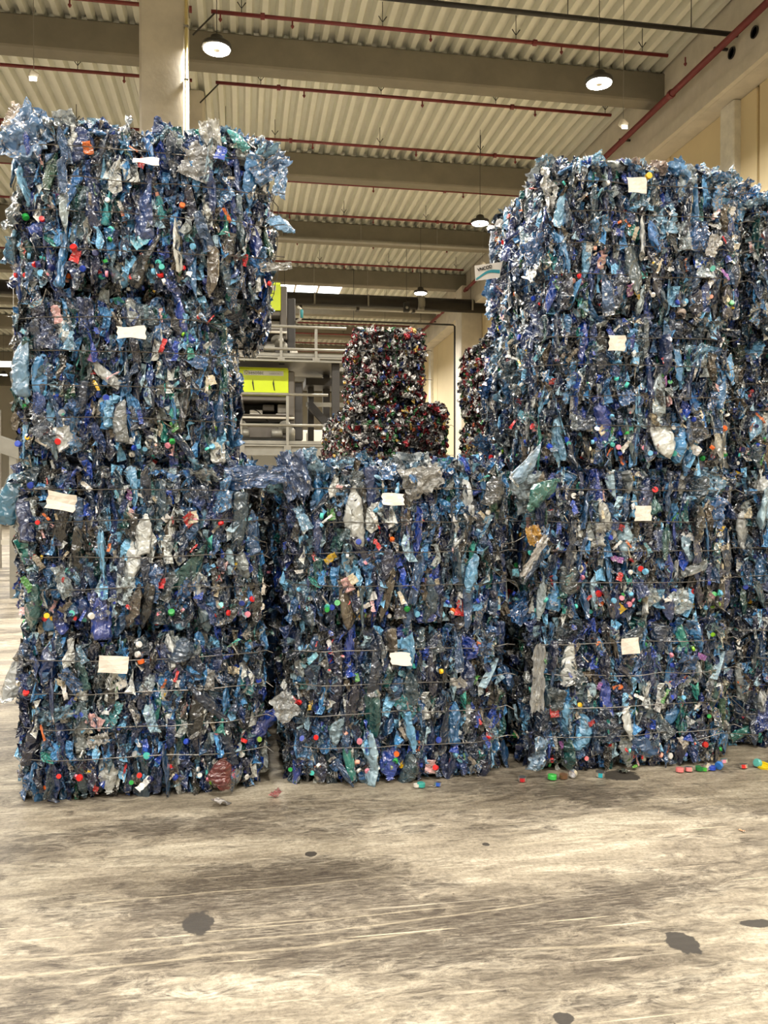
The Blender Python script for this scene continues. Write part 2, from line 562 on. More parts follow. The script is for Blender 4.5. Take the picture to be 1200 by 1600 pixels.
hg = MB()
hg.tube([(0, 0, 0.0), (0, 0, DECK - 9.6)], 0.007, 5)
hg.tube([(-0.07, 0, 0.20), (0, 0, 0.10), (0.07, 0, 0.20)], 0.01, 5)
HANG = hg.mesh('hanger_rod', M['dark'])
HEAD = MB().lathe([(0.014, 0), (0.014, -0.10), (0.03, -0.11), (0.03, -0.125), (0.008, -0.16)], 8).mesh('sprinkler_head', M['red'])
cp = MB()
cp.tube([(-0.035, 0, 0), (0.035, 0, 0)], 0.055, 8)
COUP = cp.mesh('coupling', M['red'])
ordn = ['nearest', 'second', 'third', 'fourth', 'fifth', 'sixth', 'seventh', 'eighth', 'ninth', 'tenth', 'eleventh', 'twelfth', 'thirteenth', 'fourteenth', 'fifteenth', 'sixteenth']
for k in range(14):
    y = 14.26 + 2.38 * k
    tp_ = sprinkler(y, -0.5, 7.7, 9.6, 'red sprinkler pipe across the main roof bay, %s%s from the front' % (ordn[k], ''), 0.5 + (k * 0.37) % 1.0)
    if k < 5:
        MB().tube([(-0.42, 0, 0), (-0.8, 0, -0.42)], 0.014, 6).build('strut', M['dark'], tp_)
    if k < 10:
        sprinkler(y, -16, -0.95, 9.6, 'red sprinkler pipe left of the concrete columns, %s from the front' % ordn[k], 0.4 + (k * 0.53) % 1.0)
t = empty('sprinkler_main', (8.12, 0, 9.24))
MB().tube([(0, 4, 0), (0, 60, 0)], 0.06, 8).build('pipe', M['red'], t, True)
br = MB().box(-0.02, 0.3, -0.02, 0.02, 0.05, 0.09).mesh('bracket', M['dark'])
cl = MB()
cl.tube([(0, -0.05, 0), (0, 0.05, 0)], 0.08, 8)
cl = cl.mesh('coupling', M['red'])
for k in range(14):
    link('bracket', br, t, (0, 6 + k * 3.7, 0))
    link('coupling', cl, t, (0, 7.5 + k * 3.7, 0))
tag(t, 'red sprinkler main running along the concrete girder at right', 'pipe')

t = empty('cable_conduit', (0, 13.1, 9.42))
MB().tube([(-0.9, 0, 0), (8.8, 0, -0.02)], 0.042, 8).build('pipe', M['dark'], t, True)
for k in range(4):
    MB().tube([(0.9 + k * 2.2, 0, 0), (0.9 + k * 2.2, 0, 0.62)], 0.008, 5).build('hanger_rod', M['dark'], t)
tag(t, 'thin dark conduit crossing just below the roof, nearest the viewer', 'conduit')

# the dark duct with a pale tray below it, ending at the wall column
t = empty('ventilation_duct', (0, 29.4, 8.55))
MB().tube([(-15, 0, 0), (8.78, 0, 0)], 0.24, 14).build('tube', M['dark'], t, True)
for k in range(9):
    xx = -7.0 + 1.9 * k
    MB().tube([(xx, 0, 0.2), (xx, 0, 1.4)], 0.012, 5).build('hanger_rod', M['steel'], t)
    MB().box(xx - 0.03, xx + 0.03, -0.26, -0.235, -0.2, 0.2).build('strap', M['steel'], t)
MB().tube([(6.2, 0, 0), (6.45, 0, 0)], 0.27, 14).build('collar', M['steel'], t, True)
tag(t, 'long dark round duct under the roof ending at the far wall column', 'duct')
t = empty('cable_tray', (0, 29.1, 8.18))
MB().box(-15, 7.0, -0.12, 0.12, 0, 0.05).build('tray', M['steel'], t)
for k in range(8):
    MB().box(-8.05 + 2.0 * k, -7.95 + 2.0 * k, -0.14, 0.14, -0.03, 0.08).build('joint', M['dark'], t)
tag(t, 'pale cable tray running beneath the dark duct', 'cable tray')
t = empty('cable_tray', (0, 25.4, 9.38))
MB().box(-12, 7.9, -0.1, 0.1, 0, 0.05).build('tray', M['steel'], t)
for k in range(6):
    MB().tube([(-6 + 2.4 * k, 0, 0.04), (-6 + 2.4 * k, 0, 0.6)], 0.012, 5).build('hanger_rod', M['steel'], t)
tag(t, 'pale cable tray hung along the beam in front of the dark duct', 'cable tray')
t = empty('cable_conduit', (0, 30.1, 0))
MB().tube([(-12, 0, 8.0), (7.72, 0, 8.0), (7.78, 0, 7.95), (7.78, 0, 0.0)], 0.035, 6).build('pipe', M['dark'], t)
for k in range(4):
    MB().tube([(-1 + 2.5 * k, 0, 8.0), (-1 + 2.5 * k, 0, 9.9)], 0.01, 5).build('hanger_rod', M['dark'], t)
tag(t, 'thin dark conduit crossing under the tray and dropping down the wall column', 'conduit')
t = empty('speaker_box', (0, 28.0, 0))
x, z = XZ(635, 481, 28.0)
MB().cbox(x - 0.1, x + 0.1, -0.1, 0.1, z - 0.16, z + 0.16, 0.02).build('housing', M['black'], t)
MB().lathe([(0.05, 0), (0.04, 0.01)], 10, (0, 0, 0)).build('grille', M['steel'], t, loc=(x, -0.1, z - 0.03)).rotation_euler = (math.pi / 2, 0, 0)
MB().tube([(x, 0, z + 0.15), (x, 0, DECK + 0.14)], 0.008, 5).build('hanger_rod', M['dark'], t)
tag(t, 'small black box hanging below the dark duct', 'speaker')

# skylights set in the roof deck
sky_me = MB().box(-1.4, 1.4, -0.9, 0.9, -0.03, 0.02).mesh('pane', M['sky'])
skf = MB()
for xx in (-1.42, -0.46, 0.46, 1.42):
    skf.box(xx - 0.04, xx + 0.04, -0.95, 0.95, -0.06, 0.0)
skf.box(-1.45, 1.45, -0.97, -0.9, -0.06, 0.0).box(-1.45, 1.45, 0.9, 0.97, -0.06, 0.0)
skf = skf.mesh('skylight_frame', M['trimw'])
for k, (x, y, lb) in enumerate(((2.55, 33.4, 'bright roof skylight above the dark duct'), (0.4, 48.4, 'far roof skylight beyond the upper platform railing'),
                                (3.9, 53.4, 'farthest roof skylight seen low above the can bales'))):
    w = tag(empty('window_%d' % (k + 1), (x, y, DECK - 0.01)), lb, None, None, 'structure')
    link('pane', sky_me, w)
    link('skylight_frame', skf, w)

# high bay lamps
can_b = MB().lathe([(0.06, 0.18), (0.09, 0.16), (0.10, 0.08), (0.205, 0.055), (0.215, 0.0), (0.20, -0.012)], 20).mesh('housing', M['greyd'], True)
ln = MB()
prof_l = [(0.055, -0.018), (0.06, -0.024), (0.185, -0.024), (0.19, -0.014)]
ln.lathe(prof_l, 24)
lens = ln.mesh('lens', M['lens'])
hub = MB().lathe([(0.05, -0.012), (0.05, -0.032), (0.035, -0.036)], 12).mesh('hub', M['white'])
rod = MB().tube([(0, 0, 0.17), (0, 0, DECK - 7.9 + 0.14)], 0.006, 5).mesh('suspension_wire', M['dark'])
lamp_lab = {(-0.35, 12.2): 'lit round high bay lamp hanging beside the tall concrete column', (5.45, 12.2): 'lit round high bay lamp above the right stack of bales',
            (5.45, 18.75): 'lit round high bay lamp just left of the top right bale', (5.45, 25.3): 'small far lit high bay lamp in front of the dark duct'}
area = bpy.data.lights.new('lamp_light', 'AREA')
area.shape = 'DISK'
area.size = 0.36
area.energy = LAMP_W
area.color = LAMP_COL
area.spread = math.radians(170)
for x in (-11.95, -6.15, -0.35, 5.45):
    for iy in range(-3, 6):
        y = 12.2 + 6.55 * iy
        key = (x, round(y, 2))
        t = empty('high_bay_lamp', (x, y, 7.9))
        link('housing', can_b, t)
        link('lens', lens, t)
        link('hub', hub, t)
        link('suspension_wire', rod, t)
        lo = bpy.data.objects.new('lamp_light', area)
        COL.objects.link(lo)
        lo.parent = t
        lo.location = (0, 0, -0.045)
        lab = lamp_lab.get((x, round(y, 2)))
        if lab is None:
            lab = 'lit round high bay lamp of the roof grid, outside the photograph'
        tag(t, lab, 'lamp', 'high bay lamps')

# small pendant emergency lights
for (px, py, Y, lb) in ((56, 122, 13.0, 'small white emergency light on a long wire at far left'), (972, 197, 13.4, 'small white emergency light on a long wire by the right girder'),
                        (754, 414, 24.0, 'tiny white emergency light beside the wall girder')):
    x, z = XZ(px, py, Y)
    t = empty('emergency_light', (x, Y, z))
    MB().cbox(-0.07, 0.07, -0.05, 0.05, -0.06, 0.06, 0.015).build('housing', M['white'], t).rotation_euler = (0.3, 0.3, 0.4)
    MB().box(-0.05, 0.05, -0.06, -0.04, -0.10, -0.05).build('lens', M['strip'], t)
    MB().tube([(0, 0, 0.05), (0, 0, DECK - z)], 0.006, 5).build('suspension_wire', M['steel'], t)
    tag(t, lb, 'light', 'emergency lights')

# ------------------------------------------------------------------ sorting platform with two optical sorters
def text_mesh(s, size, name, mat):
    cu = bpy.data.curves.new(name, 'FONT')
    cu.body = s
    cu.size = size
    cu.extrude = 0.002
    o = bpy.data.objects.new(name, cu)
    COL.objects.link(o)
    bpy.context.view_layer.update()
    me = bpy.data.meshes.new_from_object(o.evaluated_get(bpy.context.evaluated_depsgraph_get()))
    bpy.data.objects.remove(o)
    me.materials.clear()
    me.materials.append(mat)
    return me


def platform(t, yf, yb, x0, x1, zf, posts, rail_z, mid_z, ch):
    """steel walkway with its front edge at yf; floor top zf"""
    MB().box(x0, x1, yf, yb, zf - 0.05, zf).build('walkway', M['steel'], t)
    e = MB().box(x0, x1, yf - 0.03, yf, zf - ch, zf - 0.02)
    e.box(x0, x1, yf - 0.08, yf - 0.03, zf - 0.05, zf - 0.02).box(x0, x1, yf - 0.08, yf - 0.03, zf - ch, zf - ch + 0.03)
    e.build('edge_channel', M['steel'], t)
    MB().box(x0, x1, yf - 0.02, yf, zf, zf + 0.07).build('toe_board', M['steel'], t)
    for xp in posts:
        p = MB().box(xp - 0.028, xp + 0.028, yf - 0.1, yf - 0.05, zf - ch + 0.02, rail_z)
        p.box(xp - 0.075, xp + 0.075, yf - 0.09, yf - 0.08, zf - ch, zf - 0.02)
        p.build('railing_post', M['steel'], t)
    for z in (rail_z, mid_z):
        MB().tube([(x0, yf - 0.09, z), (x1, yf - 0.09, z)], 0.032, 8).build('rail', M['steel'], t, True)
    for xl in (x0 + 0.2, x1 - 0.2):
        for yl in (yf + 0.2, yb - 0.2):
            MB().box(xl - 0.08, xl + 0.08, yl - 0.08, yl + 0.08, 0, zf - 0.05).build('leg', M['greyd'], t)


Yp = 17.6


def PX(px): return XZ(px, 600, Yp)[0]
def PZ(py, px=430): return XZ(px, py, Yp)[1]


zl = PZ(694)
zu = PZ(556)
plat = empty('steel_platform', (0, 0, 0))
platform(plat, Yp, 20.1, -3.4, PX(512), zl, [PX(300), PX(376.5), PX(449)], PZ(617), PZ(665), 0.24)
platform(plat, Yp + 0.05, 20.1, -3.4, PX(541), zu, [PX(345), PX(439.5), PX(494)], PZ(511), PZ(546), 0.12)
tag(plat, 'two-storey grey steel walkway with railings around the lime-fronted machines', 'platform')


def sorter(dx, dz, label, full=True):
    t = empty('optical_sorter', (0, 0, 0))
    ya, yb = Yp + 0.55, Yp + 2.2
    X = lambda p: PX(p) + dx
    Z = lambda p: PZ(p) + dz
    MB().cbox(X(352), X(462), ya, yb, Z(622), Z(573), 0.02).build('hood', M['grey'], t)
    side = MB().cbox(X(462), X(477), ya + 0.1, yb, Z(684), Z(590), 0.02)
    side.build('side_cover', M['greyd'], t)
    MB().cbox(X(452), X(463), ya - 0.05, yb, Z(660), Z(574), 0.02).build('corner_post', M['grey'], t)
    MB().cbox(X(345), X(360), ya - 0.02, yb, Z(684), Z(576), 0.02).build('corner_post', M['grey'], t)
    p = MB().cbox(X(371), X(453), ya - 0.06, ya - 0.005, Z(614), Z(571), 0.012).build('door', M['lime'], t)
    MB().cbox(X(373), X(452), ya - 0.07, ya - 0.06, Z(571), Z(569.5), 0.002).build('hinge', M['lime'], p)
    for q in (396, 429):
        hm = MB()
        hm.add([(X(q) - 0.006, ya - 0.075, Z(598)), (X(q), ya - 0.085, Z(588)), (X(q) + 0.03, ya - 0.075, Z(606)), (X(q) + 0.016, ya - 0.062, Z(600)),
                (X(q) - 0.02, ya - 0.062, Z(594)), (X(q) + 0.012, ya - 0.062, Z(606))], [(0, 1, 2), (0, 4, 1), (0, 2, 5), (1, 3, 2), (0, 5, 4)])
        hm.cbox(X(q) - 0.015, X(q) + 0.015, ya - 0.09, ya - 0.06, Z(596.5), Z(594), 0.004)
        hm.build('latch', M['dark'], p)
    MB().box(X(381), X(445), ya - 0.066, ya - 0.058, Z(582), Z(574.5)).build('name_plate', M['plate'], p)
    lg = MB()
    for i in range(3):
        for j in range(3):
            s_ = 0.026
            lg.box(X(382) + i * 0.033, X(382) + i * 0.033 + s_, ya - 0.070, ya - 0.065, Z(581) + j * 0.03, Z(581) + j * 0.03 + s_ * (0.6 + 0.4 * ((i + j) % 2)))
    lg.build('logo', M['olive'], p)
    for (s, size, q, mt) in (('sesotec', 0.105, 389, 'black'), ('VARISORT+', 0.055, 422, 'greyp')):
        o = link('lettering', text_mesh(s, size, 'lettering', M[mt]), p, (X(q), ya - 0.069, Z(580.3)))
        o.rotation_euler = (math.pi / 2, 0, 0)
    # the open bay under the hood
    MB().box(X(360), X(455), ya + 0.9, yb, Z(652), Z(620)).build('bay_back', M['dark'], t)
    for (a, b_, c, d) in ((391, 412, 644, 634), (437, 459, 638, 624), (434, 463, 644, 639)):
        MB().cbox(X(a), X(b_), ya + 0.35, ya + 0.6, Z(c), Z(d), 0.01).build('valve_box', M['white'], t)
    MB().cbox(X(412), X(431), ya + 0.3, ya + 0.6, Z(635), Z(625), 0.01).build('control_box', M['grey'], t)
    cy = MB()
    for q in (365, 371, 378):
        cy.lathe([(0.05, 0), (0.055, 0.02), (0.055, 0.2), (0.03, 0.24), (0.03, 0.3)], 10, (X(q), ya + 0.4, Z(641)))
    cy.build('filter', M['steel'], t, True)
    MB().cbox(X(358), X(462), ya - 0.1, ya + 0.5, Z(652), Z(644), 0.02).build('crossbeam', M['grey'], t)
    MB().tube([(X(362), ya - 0.14, Z(650)), (X(462), ya - 0.14, Z(650))], 0.025, 8).build('air_pipe', M['white'], t, True)
    MB().cbox(X(360), X(462), ya - 0.05, ya + 1.2, Z(682), Z(664), 0.02).build('conveyor_bed', M['grey'], t)
    for q in (376, 447):
        MB().lathe([(0.12, -0.03), (0.14, -0.02), (0.14, 0.0), (0.05, 0.03), (0.05, 0.07)], 14).build('bearing', M['steel'], t, True, (X(q), ya - 0.12, Z(664))).rotation_euler = (math.pi / 2, 0, 0)
    for q in (381, 434):
        MB().lathe([(0.06, -0.12), (0.09, -0.10), (0.09, 0.10), (0.06, 0.12)], 12).build('drum', M['steel'], t, True, (X(q), ya - 0.12, Z(675))).rotation_euler = (0, math.pi / 2, 0)
    mt = MB().lathe([(0.08, -0.15), (0.085, 0.1), (0.05, 0.15)], 12)
    mt.build('motor', M['steel'], t, True, (X(457), ya - 0.1, Z(676)))
    MB().tube([(X(396), ya + 0.2, Z(634)), (X(404), ya + 0.1, Z(638)), (X(415), ya, Z(650)), (X(428), ya - 0.12, Z(662))], 0.012, 5).build('hose', M['black'], t, True)
    for q in (362, 455):
        MB().box(X(q) - 0.06, X(q) + 0.06, ya + 0.1, ya + 0.25, Z(697), Z(680)).build('foot', M['greyd'], t)
    tag(t, label, 'sorting machine')
    return t


sorter(0, 0, 'lower dark grey sorting machine with lime door behind the railing')
sorter(-0.16, zu - zl - 0.02, 'upper dark grey sorting machine half hidden by the top left bale')

t = empty('beacon_bracket', (0, 0, 0))
bx_, bz_ = XZ(470, 487, Yp + 0.5)
MB().tube([(bx_ - 0.12, Yp + 0.75, bz_ - 0.2), (bx_, Yp + 0.6, bz_ - 0.15), (bx_, Yp + 0.5, bz_ + 0.05), (bx_ - 0.06, Yp + 0.45, bz_ + 0.08)], 0.03, 7).build('arm', M['white'], t, True)
MB().lathe([(0.03, -0.16), (0.035, 0.0), (0.02, 0.02)], 10, (bx_ + 0.02, Yp + 0.42, bz_)).build('lens', M['teal'], t, True)
tag(t, 'small white and teal signal light beside the upper sorter', 'light')

lx, lz = XZ(459, 552, Yp + 0.45)
t = empty('round_lamp', (lx, Yp + 0.42, lz))
MB().lathe([(0.085, 0), (0.085, 0.04), (0.06, 0.06)], 16).build('disc', M['white'], t, True).rotation_euler = (math.pi / 2, 0, 0)
MB().box(-0.03, 0.03, 0.0, 0.25, -0.03, 0.03).build('mount', M['grey'], t)
tag(t, 'round cream disc on the upper sorter below the railing', 'cover')

# dark conveyor frame and diagonal brace to the right of the sorters
t = empty('belt_conveyor', (0, 0, 0))
Yc = 19.2
def cx(px, py): 
    a, b_ = XZ(px, py, Yc)
    return a, b_
x0, z0 = cx(478, 592)
x1, z1 = cx(545, 600)
MB().box(x0, x1 + 1.2, Yc, Yc + 1.0, z1 - 0.05, z0 + 0.02).build('bed', M['dark'], t)
MB().box(x0, x1 + 1.2, Yc - 0.05, Yc, z1 - 0.55, z1 - 0.45).build('lower_beam', M['steel'], t)
MB().box(x0, x1 + 1.2, Yc - 0.05, Yc, z0 + 0.18, z0 + 0.28).build('side_rail', M['steel'], t)
xa, za = cx(482, 630)
xb, zb = cx(515, 668)
MB().add([(xa, Yc - 0.1, za + 0.12), (xa, Yc - 0.1, za - 0.12), (xb, Yc - 0.1, zb - 0.12), (xb, Yc - 0.1, zb + 0.12),
          (xa, Yc + 0.1, za + 0.12), (xa, Yc + 0.1, za - 0.12), (xb, Yc + 0.1, zb - 0.12), (xb, Yc + 0.1, zb + 0.12)],
         [(0, 1, 2, 3), (7, 6, 5, 4), (0, 3, 7, 4), (1, 5, 6, 2), (0, 4, 5, 1), (3, 2, 6, 7)]).build('brace', M['dark'], t)
for xx in (x0 + 0.15, x1 + 0.9):
    MB().box(xx - 0.07, xx + 0.07, Yc + 0.4, Yc + 0.54, 0, z1).build('leg', M['greyd'], t)
tag(t, 'dark conveyor frame with diagonal brace between sorter and can bales', 'conveyor')

# pale switch cabinets standing on the far floor between the machine and the can bales
Yk = 27.0
for k, (pa, pb, pt, lb) in enumerate(((470, 489, 672, 'pale tall cabinet far behind the lower sorter'), (490, 522, 672, 'wide pale cabinet left of the can bales, far back'))):
    xa, zt = XZ(pa, pt, Yk)
    xb, _ = XZ(pb, pt, Yk)
    t = empty('switch_cabinet', (0, 0, 0))
    MB().cbox(xa, xb, Yk, Yk + 0.6, 0.0, zt, 0.02).build('body', M['panelw'], t)
    MB().box((xa + xb) / 2 - 0.01, (xa + xb) / 2 + 0.01, Yk - 0.01, Yk, 0.1, zt - 0.1).build('door_gap', M['dark'], t)
    tag(t, lb, 'cabinet')

# inclined conveyor and steel frame at the far left edge
t = empty('inclined_conveyor', (0, 0, 0))
Yl = 13.0
pts = [XZ(-160, 640, Yl), XZ(30, 705, Yl)]
(xa, za), (xb, zb) = pts
for q, (dy, mt, h) in enumerate(((0, 'steel', 0.12), (0.9, 'steel', 0.12), (0.45, 'greyd', 0.05))):
    m_ = MB()
    w_ = 0.03 if q < 2 else 0.42
    m_.add([(xa, Yl + dy - w_, za - h), (xb, Yl + dy - w_, zb - h), (xb, Yl + dy - w_, zb + h), (xa, Yl + dy - w_, za + h),
            (xa, Yl + dy + w_, za - h), (xb, Yl + dy + w_, zb - h), (xb, Yl + dy + w_, zb + h), (xa, Yl + dy + w_, za + h)],
           [(0, 1, 2, 3), (7, 6, 5, 4), (3, 2, 6, 7), (0, 4, 5, 1), (0, 3, 7, 4), (1, 5, 6, 2)])
    m_.build(['side_frame', 'side_frame', 'belt'][q], M[mt], t)
for f_ in (0.1, 0.55, 0.95):
    xx, zz = xa + (xb - xa) * f_, za + (zb - za) * f_
    for dy in (0.03, 0.87):
        MB().box(xx - 0.05, xx + 0.05, Yl + dy - 0.05, Yl + dy + 0.05, 0, zz - 0.1).build('leg', M['steel'], t)
tag(t, 'grey inclined belt conveyor seen past the left edge of the left stack', 'conveyor')
for k in range(4):
    x, _ = XZ(-70 + 45 * k, 700, 19.0)
    t = empty('storage_rack', (x, 19.0, 0))
    for dx in (-0.28, 0.28):
        MB().box(dx - 0.04, dx + 0.04, -0.04, 0.04, 0, 3.4).build('upright', M['steel'], t)
    for z in (0.5, 1.0, 1.5, 2.6):
        MB().box(-0.28, 0.28, -0.03, 0.03, z, z + 0.1).build('shelf_beam', M['panelw'], t)
    tag(t, 'grey steel rack frame far behind the left stack, %s from the left' % ['first', 'second', 'third', 'fourth'][k], 'rack', 'steel racks on the far left')
x, z = XZ(8, 572, 20.0)
t = empty('strip_light', (x, 20.0, z))
MB().cbox(-1.0, 0.35, -0.05, 0.05, 0.02, 0.1, 0.01).build('housing', M['white'], t)
MB().box(-0.98, 0.33, -0.04, 0.04, -0.02, 0.02).build('tube', M['strip'], t)
for dx in (-0.7, 0.2):
    MB().tube([(dx, 0, 0.1), (dx, 0, DECK - z)], 0.006, 5).build('suspension_wire', M['steel'], t)
tag(t, 'lit strip light at the far left beside the left stack', 'light')

# ------------------------------------------------------------------ crushed pieces: shared meshes
rng = np.random.default_rng(7)


def dent(P, n, lim, rng, k=1.5):
    for _ in range(n):
        d = rng.normal(size=3)
        d /= np.linalg.norm(d)
        s = P @ d
        off = np.quantile(s, rng.uniform(0.72, 0.93))
        over = np.maximum(s - off, 0)
        P -= np.outer(over * k, d) * lim
    return P


def bottle_mesh(seed, seg=10, squash=0.32):
    """a PET bottle, 1 long, pressed flat and dented: base, ribbed body, shoulder, neck and mouth ring"""
    r = np.random.default_rng(seed)
    prof = [(0.05, -0.5), (0.15, -0.495), (0.185, -0.46), (0.19, -0.38), (0.172, -0.33), (0.19, -0.28), (0.19, -0.16), (0.172, -0.11), (0.19, -0.05),
            (0.19, 0.08), (0.178, 0.16), (0.15, 0.27), (0.095, 0.37), (0.06, 0.41), (0.06, 0.43), (0.085, 0.435), (0.085, 0.455), (0.06, 0.46), (0.058, 0.5)]
    P = []
    for (rr, z) in prof:
        for k in range(seg):
            t = 2 * math.pi * k / seg
            P.append((rr * 1.18 * math.cos(t), rr * math.sin(t) * squash, z))
    P = np.array(P)
    body = (P[:, 2] < 0.36).astype(float)[:, None]
    Q = P + r.normal(size=P.shape) * np.array([0.012, 0.014, 0.006]) * body
    Q = dent(Q, 5, 0.8, r)
    # folds across the body
    for _ in range(3):
        z0 = r.uniform(-0.4, 0.25)
        a = r.uniform(-0.05, 0.05)
        Q[:, 1] += a * np.exp(-((Q[:, 2] - z0 + r.uniform(-0.4, 0.4) * Q[:, 0]) / 0.05) ** 2)
    bend = r.uniform(-0.25, 0.25)
    Q[:, 0] += bend * (Q[:, 2] ** 2 - 0.08)
    tw = r.uniform(-0.6, 0.6)
    c, s = np.cos(tw * Q[:, 2]), np.sin(tw * Q[:, 2])
    Q = np.stack([Q[:, 0] * c - Q[:, 1] * s, Q[:, 0] * s + Q[:, 1] * c, Q[:, 2]], 1)
    m = MB()
    fs = []
    n = len(prof)
    for i in range(n - 1):
        for k in range(seg):
            j = (k + 1) % seg
            fs.append((i * seg + k, i * seg + j, (i + 1) * seg + j, (i + 1) * seg + k))
    fs.append(tuple(range(seg - 1, -1, -1)))
    m.add(Q.tolist(), fs)
    return m.mesh('crushed_bottle', M['bottle'], True)


def film_mesh(seed, nx=7, ny=10, w=0.5, amp=0.10, mat='film', name='film_scrap', curl=0.0):
    """crumpled sheet, 1 long, with two skins a few millimetres apart"""
    r = np.random.default_rng(seed)
    u, v = np.meshgrid(np.linspace(-0.5, 0.5, nx), np.linspace(-0.5, 0.5, ny), indexing='ij')
    u, v = u.ravel(), v.ravel()
    taper = 1 - 0.35 * r.random() * (v + 0.5) + r.normal(size=u.shape) * 0.07
    h = np.zeros_like(u)
    for _ in range(5):
        a = r.uniform(0, math.pi)
        f = r.uniform(1.5, 5.5)
        ph = r.uniform(0, 6.3)
        h += np.abs(((u * math.cos(a) + v * math.sin(a)) * f + ph) % 1 - 0.5) * amp / math.sqrt(f) * 2
    h -= h.mean()
    h += r.normal(size=u.shape) * amp * 0.15
    ang = curl * u * 3
    P = np.stack([u * w * taper + r.normal(size=u.shape) * 0.015, h + curl * (v ** 2) * 0.8, v + r.normal(size=u.shape) * 0.02], 1)
    m = MB()
    fs = [(i * ny + j, (i + 1) * ny + j, (i + 1) * ny + j + 1, i * ny + j + 1) for i in range(nx - 1) for j in range(ny - 1)]
    n = len(P)
    P2 = P + np.array([0, 0.012, 0])
    fs2 = [tuple(q + n for q in reversed(f)) for f in fs]
    m.add(np.concatenate([P, P2]).tolist(), fs + fs2)
    return m.mesh(name, M[mat], True)


BOT = [bottle_mesh(100 + k, 10, [0.28, 0.36, 0.22, 0.45][k % 4]) for k in range(14)]
BLOB = [bottle_mesh(160 + k, 12, 0.7) for k in range(5)]
FILM = [film_mesh(200 + k, 11, 16, [0.45, 0.7, 0.9][k % 3], 0.17) for k in range(10)]
STRIP = [film_mesh(230 + k, 3, 9, [0.16, 0.26, 0.4, 0.55][k % 4], 0.16, 'scrap', 'label_scrap', 0.3 * (-1) ** k) for k in range(9)]
cm = MB().lathe([(0.40, -0.26), (0.5, -0.26), (0.5, 0.2), (0.46, 0.27), (0.3, 0.28)], 14)
CAP = cm.mesh('bottle_cap', M['cap'], False)
cm = MB().lathe([(0.5, 0.26), (0.5, -0.26), (0.47, -0.27), (0.42, -0.27), (0.42, 0.15), (0.2, 0.17)], 14)
CAPB = cm.mesh('bottle_cap', M['cap'], False)


def can_mesh(seed):
    r = np.random.default_rng(seed)
    prof = [(0.20, -0.5), (0.26, -0.49), (0.30, -0.44), (0.30, -0.2), (0.30, 0.05), (0.30, 0.3), (0.30, 0.42), (0.25, 0.49), (0.22, 0.5)]
    seg = 9
    P = np.array([(rr * math.cos(2 * math.pi * k / seg), rr * math.sin(2 * math.pi * k / seg) * 0.5, z * 0.85) for (rr, z) in prof for k in range(seg)])
    P += r.normal(size=P.shape) * 0.03
    P = dent(P, 5, 0.9, r)
    m = MB()
    fs = [(i * seg + k, i * seg + (k + 1) % seg, (i + 1) * seg + (k + 1) % seg, (i + 1) * seg + k) for i in range(len(prof) - 1) for k in range(seg)]
    m.add(P.tolist(), fs)
    n = len(m.f)
    m.f += [tuple(range(seg - 1, -1, -1)), tuple(range((len(prof) - 1) * seg, len(prof) * seg))]
    m.m += [1, 1]
    return m.mesh('crushed_can', [M['can'], M['canend']])


CAN = [can_mesh(300 + k) for k in range(8)]

BLUES = [((6, 24, 60), 15), ((12, 48, 102), 15), ((15, 42, 72), 13), ((28, 78, 124), 14), ((58, 126, 182), 10), ((118, 184, 228), 6), ((176, 210, 228), 4), ((14, 60, 156), 7),
         ((38, 66, 84), 9), ((76, 102, 114), 6), ((142, 150, 150), 4), ((16, 20, 24), 12), ((16, 86, 86), 6), ((46, 144, 134), 2), ((92, 82, 68), 3), ((12, 78, 54), 1), ((214, 218, 216), 6)]
CAPS = [((24, 60, 170), 10), ((210, 30, 30), 9), ((240, 240, 236), 9), ((40, 160, 70), 5), ((80, 200, 190), 7), ((240, 150, 170), 5), ((236, 190, 30), 3), ((240, 110, 40), 4), ((120, 190, 230), 7), ((140, 200, 40), 2), ((24, 32, 90), 6), ((236, 170, 150), 3)]
LABS = [((240, 238, 234), 20), ((228, 180, 180), 5), ((200, 40, 44), 6), ((214, 200, 170), 7), ((236, 120, 50), 3), ((230, 190, 40), 2), ((150, 90, 160), 2), ((60, 90, 190), 4), ((150, 140, 125), 6), ((80, 150, 70), 2), ((120, 190, 210), 4)]
FILMS = [((82, 156, 216), 11), ((136, 194, 230), 8), ((46, 116, 186), 9), ((22, 68, 136), 8), ((188, 206, 214), 5), ((210, 210, 202), 4), ((80, 96, 104), 4), ((26, 54, 84), 6), ((60, 166, 176), 2), ((18, 66, 158), 5)]
TOPS = [((96, 166, 222), 10), ((150, 202, 234), 9), ((60, 130, 196), 6), ((206, 216, 220), 6), ((120, 180, 210), 4), ((30, 84, 160), 4), ((222, 200, 186), 1)]
CANS = [((180, 178, 174), 20), ((120, 26, 34), 9), ((32, 32, 34), 16), ((36, 50, 96), 6), ((44, 90, 50), 6), ((176, 146, 74), 4), ((210, 206, 200), 8), ((84, 28, 34), 8), ((90, 90, 90), 14), ((64, 100, 140), 1), ((170, 84, 56), 2), ((70, 58, 50), 6)]


def picker(tab):
    cols = [srgb(*c) for c, _ in tab]
    w = np.array([k for _, k in tab], float)
    w /= w.sum()
    return cols, w


def pick(tab, rng, jit=0.2):
    cols, w = tab
    c = cols[rng.choice(len(cols), p=w)]
    k = 1 + rng.uniform(-jit, jit)
    return (min(1, c[0] * k), min(1, c[1] * k), min(1, c[2] * k), 1)


T_BLUE, T_CAP, T_LAB, T_FILM, T_CAN, T_TOP = map(picker, (BLUES, CAPS, LABS, FILMS, CANS, TOPS))


